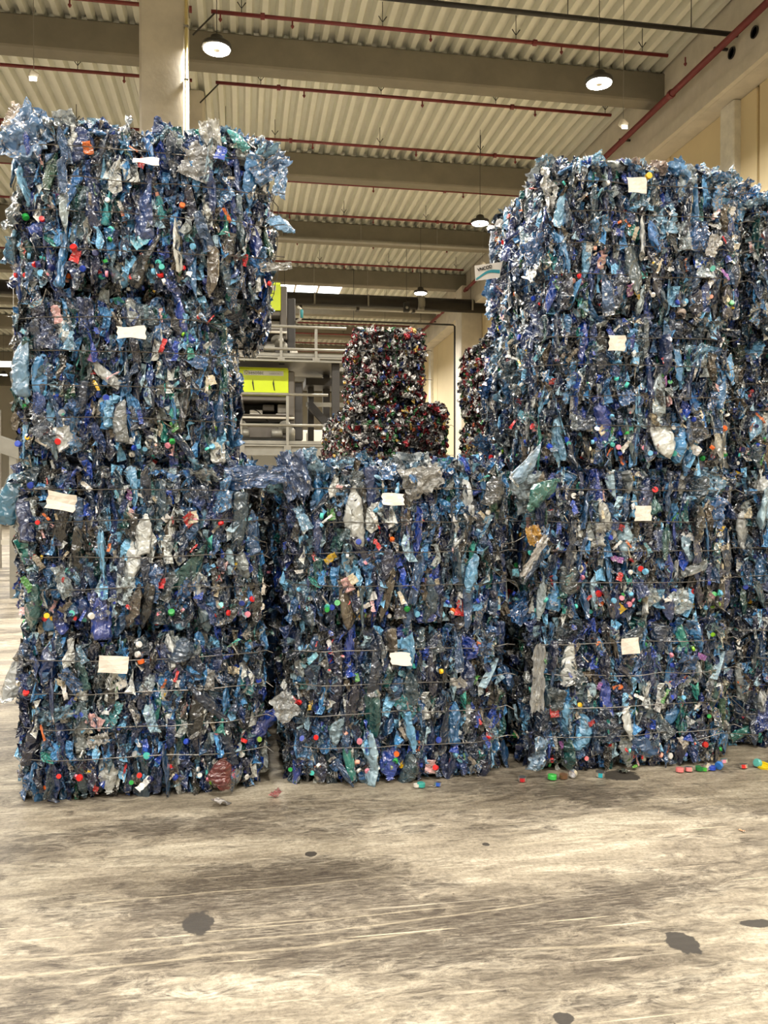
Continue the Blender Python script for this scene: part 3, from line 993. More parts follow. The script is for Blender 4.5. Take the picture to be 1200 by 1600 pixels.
def face_point(face, u, v, w, d, h, out=0.0):
    """point on a bale's rounded, slightly bulging side; u, v in -0.5..0.5, 0..1"""
    ed = max(abs(2 * u), 0) ** 8
    ev = abs(2 * v - 1) ** 9
    pinch = 0.012 * math.cos(v * 5 * 2 * math.pi)
    o = out - 0.085 * ed - 0.15 * ev - pinch
    if face == 'front':
        return Vector((u * w, -d / 2 - o, v * h))
    if face == 'back':
        return Vector((-u * w, d / 2 + o, v * h))
    if face == 'left':
        return Vector((-w / 2 - o, -u * d, v * h))
    if face == 'right':
        return Vector((w / 2 + o, u * d, v * h))
    o = out - 0.05 * ed - 0.05 * ev
    return Vector((u * w, (v - 0.5) * d, h + o))


FROT = {'front': 0.0, 'back': math.pi, 'left': -math.pi / 2, 'right': math.pi / 2}


def mass_mesh(seed, w, d, h, nshard, tab, faces, mat, size=(0.05, 0.17)):
    """the pressed mass of a bale: lumpy rounded block with crumpled scraps packed over its sides, too many to count"""
    r = np.random.default_rng(seed)
    V, F, C = [], [], []
    nx, nz = 15, 11
    dark = srgb(20, 28, 44) if mat == 'mass' else srgb(42, 40, 40)
    for face in ('front', 'back', 'left', 'right', 'top'):
        o = len(V)
        for i in range(nx):
            for j in range(nz):
                p = face_point(face, i / (nx - 1) - 0.5, j / (nz - 1), w, d, h, -0.055 + (r.normal() * 0.012 if 0 < i < nx - 1 and 0 < j < nz - 1 else -0.01))
                V.append(tuple(p))
        for i in range(nx - 1):
            for j in range(nz - 1):
                a = (o + i * nz + j, o + (i + 1) * nz + j, o + (i + 1) * nz + j + 1, o + i * nz + j + 1)
                F.append(a)
                C.append(dark)
    o = len(V)
    V += [(-w / 2 + .08, -d / 2 + .08, 0.01), (w / 2 - .08, -d / 2 + .08, 0.01), (w / 2 - .08, d / 2 - .08, 0.01), (-w / 2 + .08, d / 2 - .08, 0.01)]
    F.append((o + 3, o + 2, o + 1, o))
    C.append(dark)
    for face, share in faces:
        for _ in range(int(nshard * share)):
            u, v = r.uniform(-0.5, 0.5), r.uniform(0.0, 1.0)
            c = np.array(face_point(face, u, v, w, d, h, r.uniform(-0.045, 0.012)))
            col = pick(tab, r, 0.3)
            L, W_ = r.uniform(*size), r.uniform(size[0] * 0.4, size[1] * (0.3 if mat == 'mass' else 0.45))
            g = np.array([(a * W_ / 2, 0, b * L / 2) for a in (-1, 0, 1) for b in (-1, -0.33, 0.33, 1)])
            g += r.normal(size=g.shape) * np.array([0.008, 0.014, 0.008])
            e = Euler((r.normal() * 0.25, r.normal() * (0.15 if mat == 'mass' else 0.6), r.normal() * 0.8 + FROT.get(face, 0)), 'YXZ')
            if face == 'top':
                e = Euler((math.pi / 2 + r.normal() * 0.3, r.uniform(0, 6.28), r.uniform(0, 6.28)))
            g = g @ np.array(e.to_matrix()).T + c
            o = len(V)
            V += [tuple(q) for q in g]
            for a in range(2):
                for b in range(3):
                    q = o + a * 4 + b
                    F.append((q, q + 4, q + 5, q + 1))
                    C.append(col)
    me = bpy.data.meshes.new('pressed_mass')
    me.from_pydata(V, [], F)
    me.materials.append(M[mat])
    at = me.attributes.new('tint', 'FLOAT_COLOR', 'FACE')
    at.data.foreach_set('color', np.array(C, np.float32).ravel())
    me.update()
    return me


def put(me, name, parent, loc, rot, scale, color):
    o = bpy.data.objects.new(name, me)
    COL.objects.link(o)
    o.parent = parent
    o.location = loc
    o.rotation_euler = rot
    o.scale = scale
    o.color = color
    return o


WIRE_V = (0.25, 0.45, 0.66, 0.86)


def wires(t, w, d, h, r, vs=WIRE_V, rad=0.0024):
    for v in vs:
        m = MB()
        pts = []
        sag = r.uniform(-0.012, 0.012)
        tilt = r.uniform(-0.012, 0.012)
        for face, rev in (('front', 0), ('right', 0), ('back', 0), ('left', 0)):
            for k in range(9):
                u = -0.47 + 0.94 * k / 8
                p = face_point(face, u, v, w, d, h, 0.036 + 0.005 * r.normal())
                p.z += sag * (1 - (2 * u) ** 2) + (tilt * u if face == 'front' else 0) + 0.003 * r.normal()
                pts.append(p)
        pts.append(pts[0])
        m.tube(pts, rad, 5, cap=False)
        # twisted ends sticking out
        e = pts[8]
        m.tube([e, e + Vector((0.05, -0.01, 0.012)), e + Vector((0.085, -0.03, -0.015 + 0.03 * r.random()))], rad, 5)
        m.build('baling_wire', M['wire'], t)


def plastic_bale(name, loc, rz, w, d, h, seed, faces, mass, label, tagspec=None, top=0, bottom_caps=1.0, nb=1.0, light=0.0, group='bales of blue plastic bottles'):
    """faces: list of (face, share of pieces)"""
    r = np.random.default_rng(seed)
    t = empty(name, loc, rz)
    mo = link('pressed_mass', mass, t)
    mo['kind'] = 'stuff'
    for face, share in faces:
        W = w if face in ('front', 'back') else d
        fr = FROT[face]
        # flattened bottles standing in upright slices
        x = -W / 2 + 0.02
        cnt = 0
        while x < W / 2 - 0.01:
            cw = r.uniform(0.05, 0.10)
            sl = r.normal() * 0.014
            z = r.uniform(-0.05, 0.03)
            while z < h * 0.97:
                L = r.uniform(0.14, 0.30)
                if z + L > h - 0.005:
                    L = max(0.09, h - 0.005 - z)
                u = (x + cw / 2 + r.normal() * 0.008) / W
                v = min(0.95, max(0.05, (z + L / 2) / h))
                if r.random() < share * nb:
                    edge_on = face in ('front', 'back') and r.random() < 0.45
                    yaw = (r.choice([-1, 1]) * r.uniform(0.5, 1.35)) if edge_on else r.normal() * 0.35
                    tilt = r.normal() * (0.12 if r.random() < 0.8 else 0.6)
                    me = BOT[r.integers(len(BOT))] if r.random() < 0.9 else BLOB[r.integers(len(BLOB))]
                    wd = cw * r.uniform(2.0, 2.9)
                    flip = math.pi if r.random() < 0.5 else 0.0
                    p = face_point(face, u, v, w, d, h, sl + r.normal() * 0.010 - 0.004)
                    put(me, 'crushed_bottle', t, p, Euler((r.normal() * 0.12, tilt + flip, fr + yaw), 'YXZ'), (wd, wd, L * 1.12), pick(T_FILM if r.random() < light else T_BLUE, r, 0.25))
                    cnt += 1
                z += L * r.uniform(0.72, 0.98)
            x += cw * r.uniform(0.78, 1.0)
        # face-on crumpled film
        for _ in range(int((17 if face == 'front' else 40) * share * W * h)):
            u, v = r.uniform(-0.46, 0.46), r.uniform(0.05, 0.98)
            p = face_point(face, u, v, w, d, h, 0.008 + r.normal() * 0.012)
            s = r.uniform(0.08, 0.18) if face == 'front' else r.uniform(0.12, 0.25)
            put(FILM[r.integers(len(FILM))], 'film_scrap', t, p, Euler((r.normal() * 0.3, r.normal() * 0.5, fr + r.normal() * 0.4), 'YXZ'), (s, s * 0.8, s), pick(T_FILM, r))
        # torn labels
        for _ in range(int(75 * share * W * h)):
            u, v = r.uniform(-0.48, 0.48), r.uniform(0.02, 0.98)
            p = face_point(face, u, v, w, d, h, 0.018 + r.normal() * 0.012)
            s = r.uniform(0.03, 0.085)
            put(STRIP[r.integers(len(STRIP))], 'label_scrap', t, p, Euler((r.normal() * 0.4, r.normal() * 0.7, fr + r.normal() * 0.7), 'YXZ'), (s * r.uniform(0.7, 1.6), s, s), pick(T_LAB, r))
        # caps: a few everywhere, a crowd along the foot of the bale
        for q in range(int((20 + 38 * bottom_caps) * share * W * h)):
            u = r.uniform(-0.49, 0.49)
            v = r.uniform(0.05, 0.96) if q < 20 * share * W * h else 0.03 + abs(r.normal()) * 0.10
            p = face_point(face, u, v, w, d, h, 0.016 + r.normal() * 0.012)
            s = r.uniform(0.022, 0.033)
            put(CAP if r.random() < 0.7 else CAPB, 'bottle_cap', t, p, Euler((math.pi / 2 + r.normal() * 0.7, r.normal() * 0.7, fr + r.normal() * 0.7)), (s, s, s * r.uniform(0.7, 1.1)), pick(T_CAP, r))
    # film and bottles lying over the top edge, some standing up from it
    for q in range(top):
        u = r.uniform(-0.5, 0.5)
        vv = abs(r.normal()) * 0.2
        p = face_point('top', u, min(0.9, vv), w, d, h, 0.0)
        p.z += r.uniform(-0.02, 0.02)
        s = r.uniform(0.10, 0.22)
        if q % 3 == 0:
            p = face_point('front', u, 0.95, w, d, h, -0.02)
            p.z = h - 0.01 + r.uniform(-0.02, 0.03)
            s = r.uniform(0.08, 0.17)
            put(FILM[r.integers(len(FILM))], 'film_scrap', t, p, Euler((r.uniform(-0.5, 0.9), r.normal() * 0.9, r.normal() * 0.8), 'XYZ'), (s, s * 0.9, s), pick(T_TOP, r))
        elif r.random() < 0.65:
            put(FILM[r.integers(len(FILM))], 'film_scrap', t, p, Euler((r.uniform(0.7, 1.7), r.normal() * 0.8, r.uniform(-1.2, 1.2)), 'XYZ'), (s, s * 0.8, s), pick(T_TOP, r))
        else:
            put(BOT[r.integers(len(BOT))], 'crushed_bottle', t, p, Euler((math.pi / 2 + r.normal() * 0.3, r.normal() * 0.5, r.uniform(-1.4, 1.4)), 'XYZ'), (s, s, s), pick(T_TOP, r))
    wires(t, w, d, h, r)
    if tagspec:
        tx, tz, tw, th, rx, ry, rzz, fold = tagspec
        m = MB()
        nxx, nzz = 5, 5
        vs = [((i / (nxx - 1) - 0.5) * tw + 0.004 * math.sin(3 * j + seed), -0.006 * math.sin(i * 1.3 + j * 0.9 + seed) - fold * max(0, j - 2) * 0.02, (j / (nzz - 1) - 0.5) * th) for i in range(nxx) for j in range(nzz)]
        fs = [(i * nzz + j, (i + 1) * nzz + j, (i + 1) * nzz + j + 1, i * nzz + j + 1) for i in range(nxx - 1) for j in range(nzz - 1)]
        nn = len(vs)
        vs2 = [(a, b_ + 0.0012, c) for (a, b_, c) in vs]
        m.add(vs + vs2, fs + [tuple(nn + q for q in reversed(f)) for f in fs])
        o = m.build('paper_tag', M['paper'], t, loc=(tx, -d / 2 - 0.07 - 0.045 * abs(math.sin(rx)), tz))
        o.rotation_euler = (rx, ry, rzz)
        o['label'] = 'blank white paper tag tucked under the top wire'
    tag(t, label, 'bale', group)
    return t


BH = 0.80
FY = 4.10      # plane of the fronts
D = 1.06
MA = mass_mesh(11, 1.14, D, 0.79, 1500, T_BLUE, [('front', 0.6), ('right', 0.15), ('left', 0.15), ('top', 0.1)], 'mass')
MBs = mass_mesh(12, 1.12, D, 0.79, 1500, T_BLUE, [('front', 0.6), ('right', 0.15), ('left', 0.15), ('top', 0.1)], 'mass')
MC = mass_mesh(13, 1.10, D, 0.79, 1800, T_BLUE, [('front', 0.45), ('right', 0.1), ('left', 0.35), ('top', 0.1)], 'mass')
MD = mass_mesh(14, 0.96, D, 0.79, 1400, T_BLUE, [('front', 0.55), ('right', 0.2), ('left', 0.15), ('top', 0.1)], 'mass')


def tagpos(px, py, cx_, z0, w_px, h_px, rx=0.0, ry=0.0, rz=0.0, fold=0.0):
    X, Z = XZ(px, py, FY - 0.06)
    sc = FY / FPX
    return (X - cx_, Z - z0, w_px * sc, h_px * sc, rx, ry, rz, fold)


yc = FY + D / 2
F1 = [('front', 1.0)]
FL = [('front', 1.0), ('left', 0.55)]
FR = [('front', 1.0), ('right', 0.4)]
FLR = [('front', 1.0), ('left', 0.95)]
BAL = [
    # left stack, bottom to top
    (-0.475, yc, 0, 0.01, 1.13, MA, FL, 'bottom bale of blue bottles in the left stack, dark red bottle at its foot', (175, 1038, 42, 25, -0.1, 0.08, 0, 0), 0),
    (-0.48, yc, 1, -0.012, 1.13, MBs, FL, 'second bale from the floor in the left stack, tag bent to a point', (100, 785, 40, 24, -0.35, 0.2, 0.1, 0.6), 25),
    (-0.575, yc, 2, 0.015, 0.96, MD, FR, 'third bale from the floor in the left stack, narrower than the others', (205, 524, 40, 24, -0.75, -0.05, 0.1, 0.3), 0),
    (-0.46, yc, 3, 0.03, 1.20, MA, FL, 'top bale of the left stack with light blue film along its upper edge', (225, 259, 37, 24, -0.85, -0.02, 0, 0), 70),
    # middle stack
    (0.775, yc + 0.01, 0, -0.005, 1.11, MBs, F1, 'bottom bale of blue bottles in the low middle stack', (625, 1028, 32, 24, -0.8, 0.05, 0, 0), 0),
    (0.775, yc, 1, 0.008, 1.11, MA, FR, 'top bale of the low middle stack, film spread over it', (611, 780, 34, 20, -0.4, 0.03, 0, 0), 75),
    # right stack
    (2.045, yc, 0, 0.0, 1.12, MBs, FL, 'bottom bale of the right stack with loose caps at its foot', (984, 1009, 31, 26, -0.1, -0.05, 0, 0), 0),
    (2.045, yc + 0.01, 1, 0.01, 1.14, MC, FL, 'second bale from the floor in the right stack, white film strip at its left corner', (1003, 802, 29, 25, -0.1, 0.0, 0, 0), 10),
    (2.065, yc, 2, -0.03, 1.10, MC, FLR, 'third bale from the floor in the right stack, large clear bottles on its side', (968, 537, 29, 25, 0, 0.0, 0, 0), 15),
    (2.115, yc, 3, 0.02, 1.10, MC, FLR, 'top bale of the right stack with light blue film bursting from its top', (988, 293, 33, 26, -0.1, -0.03, 0, 0), 80),
]
BOBJ = []
for k, (x, y, row, rz, w, ms, fc, lb, tg, tp) in enumerate(BAL):
    z0 = row * BH + 0.005
    BOBJ.append(plastic_bale('plastic_bale', (x, y, z0), rz, w, D, 0.775, 500 + k, fc, ms, lb, tagpos(tg[0], tg[1], x, z0, *tg[2:]), tp, light=(0.0, 0.03, 0.15, 0.35)[row]))  # paler bottle tints in higher rows paint in the brightness near the lamps
# the stack cut off by the right edge of the picture, standing a little further back
for row in range(4):
    plastic_bale('plastic_bale', (3.34 + 0.02 * (row % 2), yc + 0.22 + 0.05 * (row % 3), row * BH * 0.985 + 0.005), 0.02 * (row - 1), 1.10, D, 0.79, 560 + row, [('front', 0.9)], (MC, MBs)[row % 2],
                 ['bottom bale of the stack cut off by the right edge', 'second bale from the floor in the stack cut off by the right edge',
                  'third bale from the floor in the stack cut off by the right edge', 'top bale of the stack cut off by the right edge'][row], None, 60 if row == 3 else 0)
# the stack behind the left one: its top bale juts out to the right
for row in range(4):
    plastic_bale('plastic_bale', ((-0.56, -0.56, -0.62, -0.415)[row], yc + D + 0.12, row * 0.835 + 0.005), 0.0, 1.12 if row == 3 else 1.10, D, 0.79, 580 + row,
                 [('front', 1.0), ('right', 0.7)] if row == 3 else [('right', 0.5)], MA if row == 3 else MC,
                 ['bottom bale of the stack hidden behind the left stack', 'second bale of the stack hidden behind the left stack',
                  'third bale of the stack hidden behind the left stack', 'dark bale jutting out to the right behind the top left bale'][row], None, 20 if row == 3 else 0)

for k, (x, row, lb) in enumerate(((0.72, 0, 'bottom bale of the second row behind the middle stack'), (0.72, 1, 'upper bale of the second row behind the middle stack'),
                                  (2.0, 0, 'bottom bale of the second row behind the right stack'), (2.0, 1, 'upper bale of the second row behind the right stack'))):
    plastic_bale('plastic_bale', (x, yc + D + 0.14, row * BH + 0.005), 0.0, 1.15, D, 0.77, 590 + k, [('front', 0.25)], MBs, lb, None, 0)

# ------------------------------------------------------------------ bales of crushed drink cans
CM1 = mass_mesh(21, 1.07, 1.25, 0.79, 2600, T_CAN, [('front', 0.5), ('left', 0.4), ('top', 0.1)], 'canmass', (0.04, 0.10))
CM2 = mass_mesh(22, 0.74, 1.25, 0.79, 2000, T_CAN, [('front', 0.45), ('left', 0.45), ('top', 0.1)], 'canmass', (0.04, 0.10))


def can_bale(loc, rz, w, d, h, seed, faces, mass, label, top=0):
    r = np.random.default_rng(seed)
    t = empty('can_bale', loc, rz)
    mo = link('pressed_mass', mass, t)
    mo['kind'] = 'stuff'
    mo.scale = (1, 1, h / 0.79)
    for face, n in faces:
        for _ in range(n):
            u, v = r.uniform(-0.49, 0.49), r.uniform(0.02, 0.98)
            p = face_point(face, u, v, w, d, h, 0.0 + r.normal() * 0.014)
            s = r.uniform(0.07, 0.12)
            put(CAN[r.integers(len(CAN))], 'crushed_can', t, p, Euler((r.normal() * 0.8, r.uniform(0, 6.28), FROT[face] + r.normal() * 0.6), 'YXZ'), (s, s, s), pick(T_CAN, r))
    for _ in range(top):
        p = face_point('top', r.uniform(-0.49, 0.49), abs(r.normal()) * 0.3 % 1, w, d, h, r.uniform(-0.01, 0.02))
        s = r.uniform(0.07, 0.11)
        put(CAN[r.integers(len(CAN))], 'crushed_can', t, p, Euler((r.uniform(0, 6), r.uniform(0, 6), r.uniform(0, 6))), (s, s, s), pick(T_CAN, r))
    wires(t, w, d, h, r, (0.3, 0.7), 0.003)
    tag(t, label, 'bale', 'bales of crushed drink cans')
    return t


cyy = 8.65 + 0.62
can_bale((1.63, cyy, 0.005), 0, 1.07, 1.25, 0.82, 701, [('front', 40)], CM1, 'lowest can bale of the far stack, hidden behind the middle stack')
can_bale((1.63, cyy, 0.83), 0, 1.07, 1.25, 0.82, 702, [('front', 40)], CM1, 'second can bale of the far stack, hidden behind the middle stack')
can_bale((1.63, cyy, 1.655), 0.03, 1.07, 1.25, 0.81, 703, [('front', 170), ('left', 110)], CM1, 'wide bale of crushed cans right below the topmost can bale', 20)
can_bale((1.56, cyy, 2.45), -0.02, 0.74, 1.25, 0.80, 704, [('front', 130), ('left', 120)], CM2, 'topmost bale of crushed cans in the middle of the picture', 45)
# right-hand can stack, half hidden by the right stack of bottle bales
for row in range(4):
    can_bale((2.72, 7.2 + 0.5 + 0.0, 0.735 * row + 0.005), 0.0, 1.07, 1.25 * 0.78, 0.725, 710 + row, [('front', 150 if row > 1 else 30), ('left', 110 if row > 1 else 20)], CM1,
             ['lowest can bale behind the right stack', 'second can bale behind the right stack', 'third can bale up, left of the right stack, beside the cream wall',
              'top can bale peeping out left of the right stack'][row], 30 if row == 3 else 0)
# the rear bale that widens the can stack to the left
can_bale((1.60, cyy + 1.32, 0.005), 0, 1.07, 1.25, 0.82, 721, [('left', 30)], CM1, 'lowest can bale in the rear row of the far stack')
can_bale((1.60, cyy + 1.32, 0.83), 0, 1.07, 1.25, 0.82, 722, [('left', 30)], CM1, 'second can bale in the rear row of the far stack')
can_bale((1.60, cyy + 1.32, 1.655), 0, 1.07, 1.25, 0.81, 723, [('left', 110)], CM1, 'can bale in the rear row, seen left of the wide can bale')

# ------------------------------------------------------------------ single pieces that stand out on the bales (parts of their bales)
def extra(bale, me, name, px, py, Y, size, rot, rgb, label=None):
    b_ = BOBJ[bale]
    X, Z = XZ(px, py, Y)
    q = Matrix.Rotation(-b_.rotation_euler.z, 3, 'Z') @ (Vector((X, Y, Z)) - b_.location)
    o = put(me, name, b_, q, Euler(rot), size if isinstance(size, tuple) else (size,) * 3, srgb(*rgb))
    if label:
        o['label'] = label
    return o


f_ = FY - 0.03
extra(0, BLOB[0], 'crushed_bottle', 342, 1210, f_ - 0.035, (0.27, 0.2, 0.16), (0, 0.1, 0.2), (110, 16, 22), 'dark red bottle')
extra(0, BLOB[1], 'crushed_bottle', 285, 1015, f_, (0.22, 0.2, 0.15), (0, 0.3, 0), (60, 84, 110))
extra(0, FILM[2], 'film_scrap', 445, 1105, f_ - 0.02, (0.13, 0.1, 0.14), (0, -0.5, 0.3), (190, 196, 200), 'pale grey film flap')
extra(0, FILM[3], 'film_scrap', 328, 1063, f_, (0.10, 0.08, 0.10), (0, 0.1, 0), (176, 178, 176))
extra(0, FILM[0], 'film_scrap', 152, 1158, f_, (0.14, 0.08, 0.10), (0, 1.3, 0), (206, 204, 198))
extra(0, BOT[2], 'crushed_bottle', 20, 1062, f_ + 0.25, 0.26, (0, 0.4, 0.1), (200, 205, 205), 'clear bottle sticking out to the left')
extra(1, BLOB[2], 'crushed_bottle', 22, 775, f_ + 0.1, (0.32, 0.24, 0.30), (0, 0.5, 0), (60, 120, 150), 'big blue-green bottle bulging at the corner')
extra(2, BLOB[3], 'crushed_bottle', 190, 655, f_ - 0.01, (0.19, 0.12, 0.22), (0, 0, 0.1), (120, 126, 128), 'clear bottle standing upright')
extra(2, BLOB[4], 'crushed_bottle', 36, 570, f_ + 0.02, (0.22, 0.2, 0.30), (0, 0.1, 0), (110, 150, 180))
extra(3, FILM[4], 'film_scrap', 45, 215, f_ + 0.02, (0.30, 0.25, 0.28), (0, 0.6, 0.2), (90, 140, 190), 'blue film bulging at the upper left corner')
extra(3, FILM[5], 'film_scrap', 35, 190, f_ + 0.04, (0.16, 0.14, 0.14), (0, 0.2, 0.2), (222, 206, 190))
extra(3, FILM[6], 'film_scrap', 425, 265, f_ + 0.05, (0.22, 0.2, 0.22), (0, 0.9, 0.3), (96, 150, 206), 'light blue film flap at the upper right corner')
extra(3, FILM[1], 'film_scrap', 440, 285, f_ + 0.05, (0.10, 0.1, 0.16), (0, 0.2, 0.3), (110, 164, 214))
extra(3, BOT[4], 'crushed_bottle', 440, 352, f_ + 0.08, (0.15, 0.2, 0.16), (0, 2.0, 0.2), (120, 172, 216), 'light blue bottle sticking out')
extra(3, BOT[5], 'crushed_bottle', 372, 222, f_ + 0.02, (0.12, 0.16, 0.15), (0, -0.9, 0.2), (70, 180, 186), 'turquoise bottle neck')
extra(3, FILM[7], 'film_scrap', 330, 216, f_ + 0.02, (0.22, 0.1, 0.10), (0.3, 1.45, 0), (214, 212, 200))
extra(3, FILM[8], 'film_scrap', 310, 255, f_, (0.17, 0.12, 0.17), (0, 0.4, 0), (170, 172, 172))
extra(3, FILM[3], 'film_scrap', 432, 418, f_ + 0.08, (0.10, 0.1, 0.16), (0, 1.4, 0.2), (206, 206, 200))
extra(5, BLOB[1], 'crushed_bottle', 772, 765, f_ - 0.03, (0.22, 0.2, 0.17), (0, 0.2, 0), (80, 84, 88))
extra(5, FILM[2], 'film_scrap', 460, 742, f_ - 0.02, (0.26, 0.14, 0.14), (0.3, 1.3, 0), (40, 84, 140))
extra(5, FILM[5], 'film_scrap', 660, 750, f_ - 0.02, (0.18, 0.14, 0.20), (0.3, 1.2, 0), (180, 180, 176), 'clear crumpled film')
extra(5, FILM[1], 'film_scrap', 400, 745, f_ - 0.02, (0.18, 0.14, 0.30), (0.3, 1.5, 0), (50, 100, 160), 'blue film bridging the two stacks')
extra(7, FILM[0], 'film_scrap', 836, 868, f_ - 0.05, (0.10, 0.12, 0.24), (0, 0.6, 0.1), (226, 222, 216), 'white film strip')
extra(7, FILM[7], 'film_scrap', 835, 836, f_ - 0.02, (0.14, 0.08, 0.08), (0, 1.3, 0), (226, 168, 50), 'yellow film scrap')
extra(7, BLOB[0], 'crushed_bottle', 845, 768, f_ - 0.02, (0.24, 0.2, 0.24), (0, 0.9, 0), (40, 110, 104), 'dark green bottle')
extra(8, BOT[0], 'crushed_bottle', 822, 725, f_ - 0.06, (0.24, 0.34, 0.30), (0, 0.75, 0.1), (150, 184, 214), 'large pale blue bottle lying over the edge')
extra(6, FILM[6], 'film_scrap', 843, 1180, f_ - 0.04, (0.22, 0.2, 0.17), (0, 0.3, 0.1), (140, 180, 214), 'pale blue bag at the lower left corner')
extra(6, FILM[8], 'film_scrap', 842, 1060, f_ - 0.05, (0.09, 0.1, 0.34), (0, 0.05, 0.1), (184, 186, 186), 'long clear film strip')
extra(9, FILM[9], 'film_scrap', 1112, 385, f_ - 0.01, (0.15, 0.1, 0.12), (0, 0.3, 0), (222, 220, 214))
extra(9, CAP, 'bottle_cap', 1012, 277, f_ - 0.03, (0.034, 0.034, 0.03), (math.pi / 2, 0, 0), (236, 190, 40), 'yellow cap')
for bi, pts in ((5, ((790, 850), (806, 846), (820, 838))), (5, ((762, 882), (784, 902), (806, 910), (812, 925))), (1, ((395, 842), (416, 848), (418, 862), (412, 870))),
                (6, ((1128, 1060), (1142, 1090), (1166, 1112))), (0, ((352, 1035), (366, 1058), (360, 1066))), (3, ((66, 478), (74, 452), (80, 460))), (6, ((1090, 1158), (1130, 1146), (1190, 1150)))):
    b_ = BOBJ[bi]
    m_ = MB()
    q_ = [Matrix.Rotation(-b_.rotation_euler.z, 3, 'Z') @ (Vector((XZ(a, c_, FY - 0.06)[0], FY - 0.06, XZ(a, c_, FY - 0.06)[1])) - b_.location) for a, c_ in pts]
    m_.tube(q_, 0.0022, 5)
    m_.build('loose_wire', M['wire'], b_)
# printed scrap of film at the left side of the top right bale
sx, sz = XZ(763, 428, 4.75)
b_ = BOBJ[9]
q = Matrix.Rotation(-b_.rotation_euler.z, 3, 'Z') @ (Vector((sx, 4.75, sz)) - b_.location)
lb_ = MB().add([(-0.08, 0, -0.05), (0.07, 0.01, -0.02), (0.09, 0.012, 0.075), (-0.085, 0, 0.04), (-0.08, 0.004, -0.05), (0.07, 0.014, -0.02), (0.09, 0.016, 0.075), (-0.085, 0.004, 0.04)],
               [(0, 1, 2, 3), (7, 6, 5, 4), (0, 3, 7, 4), (3, 2, 6, 7), (0, 4, 5, 1), (1, 5, 6, 2)]).build('label_film', M['paper'], b_, loc=q)
lb_['label'] = 'white printed film with a teal wave'
wv = MB()
top_, bot_ = [], []
for i in range(9):
    s_ = i / 8
    xx = -0.078 + 0.15 * s_
    zc = -0.03 + 0.05 * s_ + 0.012 * math.sin(s_ * 5 - 1)
    top_.append((xx, -0.003 + 0.011 * s_, zc + 0.005 + 0.010 * s_))
    bot_.append((xx, -0.003 + 0.011 * s_, zc - 0.006))
wv.add(top_ + bot_, [(9 + i, 10 + i, i + 1, i) for i in range(8)])
wv.build('wave_print', M['teal'], lb_)
o = link('lettering', text_mesh('VNCOD', 0.026, 'lettering', M['black']), lb_, (-0.066, -0.003, 0.006))
o.rotation_euler = (math.pi / 2, -0.32, 0.07)

# ------------------------------------------------------------------ loose caps and scraps on the floor
loose = [(655, 1227, (60, 170, 160), 0.034, 'teal bottle cap lying in front of the middle stack'), (677, 1220, (40, 90, 190), 0.03, 'blue bottle cap on the floor beside the teal one'),
         (643, 1219, (230, 226, 216), 0.026, 'small white cap at the foot of the middle stack'), (807, 1213, (200, 36, 48), 0.034, 'red cap on the floor where middle and right stacks meet'),
         (857, 1214, (60, 190, 80), 0.038, 'bright green cap on the floor below the right stack'), (890, 1213, (30, 80, 180), 0.036, 'blue cap standing on edge below the right stack'),
         (870, 1209, (110, 80, 56), 0.036, 'brown cap at the foot of the right stack'), (931, 1209, (40, 180, 200), 0.04, 'turquoise cap next to the wet stain'),
         (1052, 1201, (236, 130, 130), 0.034, 'left one of the two pink caps'), (1069, 1202, (240, 140, 140), 0.036, 'right one of the two pink caps'),
         (1087, 1202, (30, 120, 60), 0.034, 'dark green cap beside the pink caps'), (1099, 1204, (70, 180, 60), 0.036, 'light green cap in the heap of caps'),
         (1108, 1202, (30, 70, 190), 0.034, 'dark blue cap in the heap of caps'), (1163, 1202, (220, 50, 44), 0.034, 'orange-red cap alone on the floor at right'),
         (1166, 1191, (100, 190, 180), 0.036, 'pale teal cap under the right edge of the right stack'), (1080, 1190, (226, 210, 70), 0.03, 'yellow cap leaning in the heap of caps'),
         (1103, 1192, (60, 130, 210), 0.034, 'light blue cap leaning in the heap of caps'), (1097, 1184, (240, 150, 170), 0.03, 'pink cap on top of the heap of caps')]
for k, (px, py, rgb, s, lb) in enumerate(loose):
    X, Yf = floor_pt(px, py)
    rx = [0.0, 0.15, math.pi, 0.1][k % 4]
    if 'edge' in lb or 'leaning' in lb:
        rx = 1.3
    Yf = min(Yf, FY - 0.09)
    zc = s * 0.32 if rx < 1 or rx > 3 else s * 0.62
    if 'on top' in lb:
        zc += 0.035
    o = put(CAPB if k % 2 else CAP, 'bottle_cap', None, (X, Yf, zc + 0.004), (rx, 0.05, k * 1.7), (s * 1.2, s * 1.2, s * 1.1), srgb(*rgb))
    tag(o, lb, 'cap', 'loose caps on the floor')
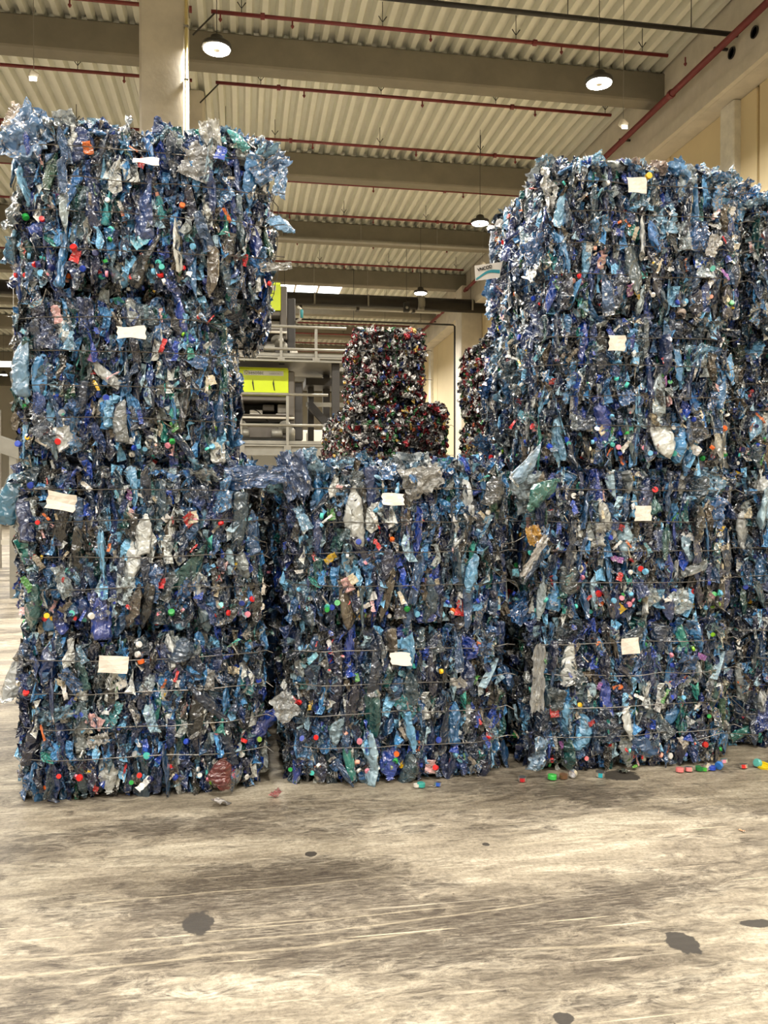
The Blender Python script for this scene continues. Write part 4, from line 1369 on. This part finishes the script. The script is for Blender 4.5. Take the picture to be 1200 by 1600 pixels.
X, Yf = floor_pt(1194, 1201)
ring = MB()
ring.lathe([(0.028, 0.0), (0.036, 0.0), (0.036, 0.012), (0.028, 0.012), (0.026, 0.004)], 16)
o = put(ring.mesh('jar_lid', M['cap']), 'jar_lid', None, (X, min(Yf, FY + 0.05), 0.006), (0.25, 0, 0), (1, 1, 1), srgb(236, 206, 30))
tag(o, 'yellow jar lid on the floor at the right edge', 'lid')
X, Yf = floor_pt(990, 1203)
o = put(BLOB[2], 'green_bottle', None, (X, Yf - 0.02, 0.018), (math.pi / 2, 0, -0.9), (0.05, 0.05, 0.06), srgb(110, 200, 50))
tag(o, 'tiny bright green crushed bottle lying by the wet stain', 'bottle')
X, Yf = floor_pt(976, 1209)
o = put(FILM[2], 'dark_scrap', None, (X, Yf, 0.012), (math.pi / 2, 0, 0.3), (0.05, 0.05, 0.05), srgb(30, 60, 50))
tag(o, 'small dark green scrap on the wet stain', 'scrap')
X, Yf = floor_pt(346, 1246)
o = put(STRIP[3], 'paper_scrap', None, (X, FY - 0.17, 0.016), (math.pi / 2 - 0.5, 0.2, -0.6), (0.12, 0.10, 0.13), srgb(236, 234, 230))
tag(o, 'torn white paper scrap on the floor before the left stack', 'scrap')
X, Yf = floor_pt(425, 1226)
o = put(STRIP[2], 'pink_scrap', None, (X + 0.01, FY - 0.13, 0.028), (0.7, 0.6, 0.2), (0.10, 0.05, 0.07), srgb(244, 150, 160))
tag(o, 'pink plastic scrap at the right foot of the left stack', 'scrap')
X, Yf = floor_pt(1162, 1302)
o = put(STRIP[2], 'orange_scrap', None, (X, Yf, 0.006), (math.pi / 2, 0, 0.4), (0.03, 0.02, 0.03), srgb(240, 140, 40))
tag(o, 'tiny orange scrap on the open floor at right', 'scrap')
X, Yf = floor_pt(676, 1232)
o = put(STRIP[5], 'white_scrap', None, (X, Yf, 0.006), (math.pi / 2, 0, 1.2), (0.04, 0.02, 0.04), srgb(220, 214, 190))
tag(o, 'small cream scrap on the floor below the blue cap', 'scrap')
